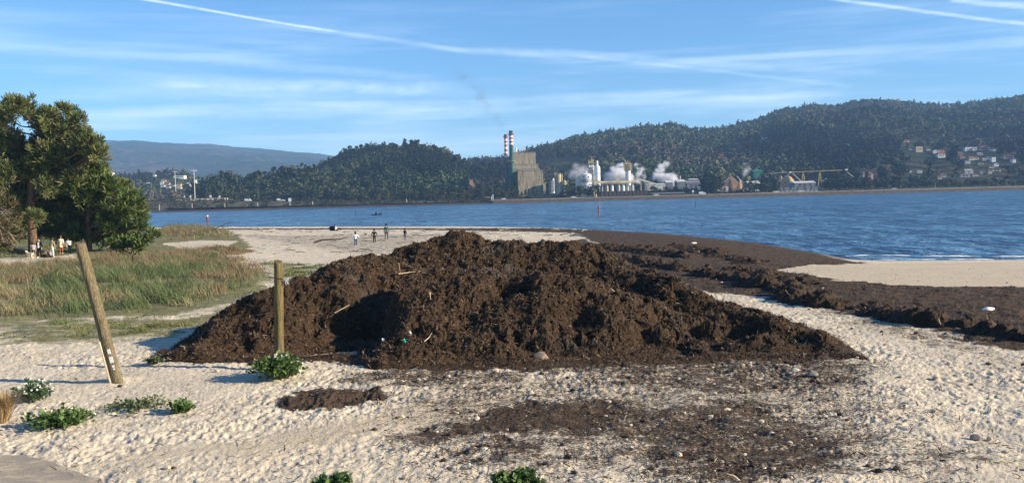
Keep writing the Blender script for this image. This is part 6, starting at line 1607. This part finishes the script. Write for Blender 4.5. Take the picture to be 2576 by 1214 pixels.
# ------------------------------------------------------------------ light, sky, air
SUN_EL, SUN_D = rad(21), (0.972, -0.235)
ce = math.cos(SUN_EL)
sdir = Vector((SUN_D[0]*ce, SUN_D[1]*ce, math.sin(SUN_EL)))
sun = bpy.data.lights.new('sun', 'SUN'); sun.energy = 5.0; sun.angle = rad(.55); sun.color = (1.0, .85, .64)
so = bpy.data.objects.new('sun', sun); COL.objects.link(so)
so.rotation_euler = sdir.to_track_quat('Z', 'Y').to_euler()
def build_world():
    w = bpy.data.worlds.new('World'); S.world = w; w.use_nodes = True
    nt = w.node_tree; nt.nodes.clear()
    out = nt.nodes.new('ShaderNodeOutputWorld'); bg = nt.nodes.new('ShaderNodeBackground')
    sky = nt.nodes.new('ShaderNodeTexSky'); sky.sky_type = 'NISHITA'; sky.sun_disc = False
    sky.sun_elevation = SUN_EL; sky.sun_rotation = math.atan2(SUN_D[0], SUN_D[1])
    sky.altitude = 0; sky.air_density = 1.0; sky.dust_density = 0.0; sky.ozone_density = 3.0
    tc = nt.nodes.new('ShaderNodeTexCoord'); D = tc.outputs['Generated']
    sp = nt.nodes.new('ShaderNodeSeparateXYZ'); nt.links.new(D, sp.inputs[0])
    # high cirrus veils, stretched level
    a = noise(nt, scaled(nt, D, (1.6, 1.6, 22)), 1.3, 6, .55, .3)
    b = noise(nt, scaled(nt, D, (4, 4, 60)), 1.6, 5, .6, .2)
    ci = mapr(nt, mth(nt, 'ADD', mth(nt, 'MULTIPLY', a, .7), mth(nt, 'MULTIPLY', b, .3)), .44, .68, 0, 1)
    lim = mth(nt, 'MULTIPLY', mapr(nt, sp.outputs[2], .02, .07), mapr(nt, sp.outputs[2], .26, .06))
    ci = mth(nt, 'MULTIPLY', mth(nt, 'MULTIPLY', ci, lim), .62)
    wob = mth(nt, 'MULTIPLY', mth(nt, 'SUBTRACT', noise(nt, scaled(nt, D, (1, 1, 1)), 9, 3, .6), .5), .006)
    rag = noise(nt, scaled(nt, D, (1, 1, 3)), 28, 5, .7)
    TR = [((40,-55),(930,95),.0021,.70,.42),((640,55),(1240,140),.0042,.24,.5),((1060,120),(1450,146),.0045,.20,.45),
          ((1180,123),(1700,152),.0055,.24,.4),((1420,140),(1800,178),.0030,.20,.4),((1750,172),(2180,222),.0030,.20,.4),((1640,150),(2300,190),.006,.15,.5),
          ((2040,-8),(2700,76),.0028,.5,.2),((2380,-4),(2600,18),.0044,.5,.25),((500,150),(1150,205),.007,.20,.5),((150,190),(1300,235),.010,.30,.5),((0,232),(1200,225),.012,.25,.5),((100,285),(1500,262),.012,.26,.5),((1200,265),(2300,225),.012,.18,.5)]
    tot = ci
    for (p0, p1, wd, st, ed) in TR:
        d0 = raydir(*p0); d1 = raydir(*p1); d0 /= np.linalg.norm(d0); d1 /= np.linalg.norm(d1)
        nn = np.cross(d0, d1); nn /= np.linalg.norm(nn)
        mid = (d0+d1)/2; tt = d1-d0; half = np.linalg.norm(tt)/2; tt /= np.linalg.norm(tt)
        def dot(v, off=None):
            q = nt.nodes.new('ShaderNodeVectorMath'); q.operation = 'DOT_PRODUCT'
            nt.links.new(D, q.inputs[0]); q.inputs[1].default_value = tuple(v); return q.outputs['Value']
        dist = mth(nt, 'ABSOLUTE', mth(nt, 'ADD', dot(nn), mth(nt, 'MULTIPLY', wob, wd/.004)))
        prof = mapr(nt, dist, wd, wd*.1)
        al = mth(nt, 'ABSOLUTE', mth(nt, 'SUBTRACT', dot(tt), float(np.dot(mid, tt))))
        prof = mth(nt, 'MULTIPLY', prof, mapr(nt, al, half*1.02, half*(1-ed)))
        prof = mth(nt, 'MULTIPLY', prof, mapr(nt, rag, .25, .65, .35, 1))
        prof = mth(nt, 'MULTIPLY', prof, st)
        tot = mth(nt, 'MAXIMUM', tot, prof) if st > .5 else mth(nt, 'ADD', tot, prof)
    tot = mth(nt, 'MINIMUM', tot, .95)
    tint = mixc(nt, 1.0, sky.outputs[0], SKYTINT, 'MULTIPLY')
    col = mixc(nt, tot, tint, CLOUDC)
    nt.links.new(col, bg.inputs[0]); bg.inputs[1].default_value = SKYS
    nt.links.new(bg.outputs[0], out.inputs[0])
SKYTINT, CLOUDC, SKYS = (.56, .88, 1.16), (7.5, 8.8, 10.2), .076
build_world()
def build_haze():
    m, nt, out = newmat('air')
    v = nt.nodes.new('ShaderNodeVolumePrincipled')
    v.inputs['Color'].default_value = (.36, .62, 1.0, 1); v.inputs['Density'].default_value = HAZE; v.inputs['Anisotropy'].default_value = 0.0
    nt.links.new(v.outputs[0], out.inputs[1])
    mb = MB(); mb.box(-5200, 5200, -60, 6800, -6, 460)
    o = mb.build('haze', m)
    tag(o, 'thin blue air between the beach and the hills', 'haze', kind='stuff')
HAZE = 1.25e-4
build_haze()
S.view_settings.view_transform = 'Standard'; S.view_settings.look = 'None'; S.view_settings.gamma = 1
S.view_settings.exposure = 1.02
S.cycles.volume_bounces = 5
S.cycles.max_bounces = 6
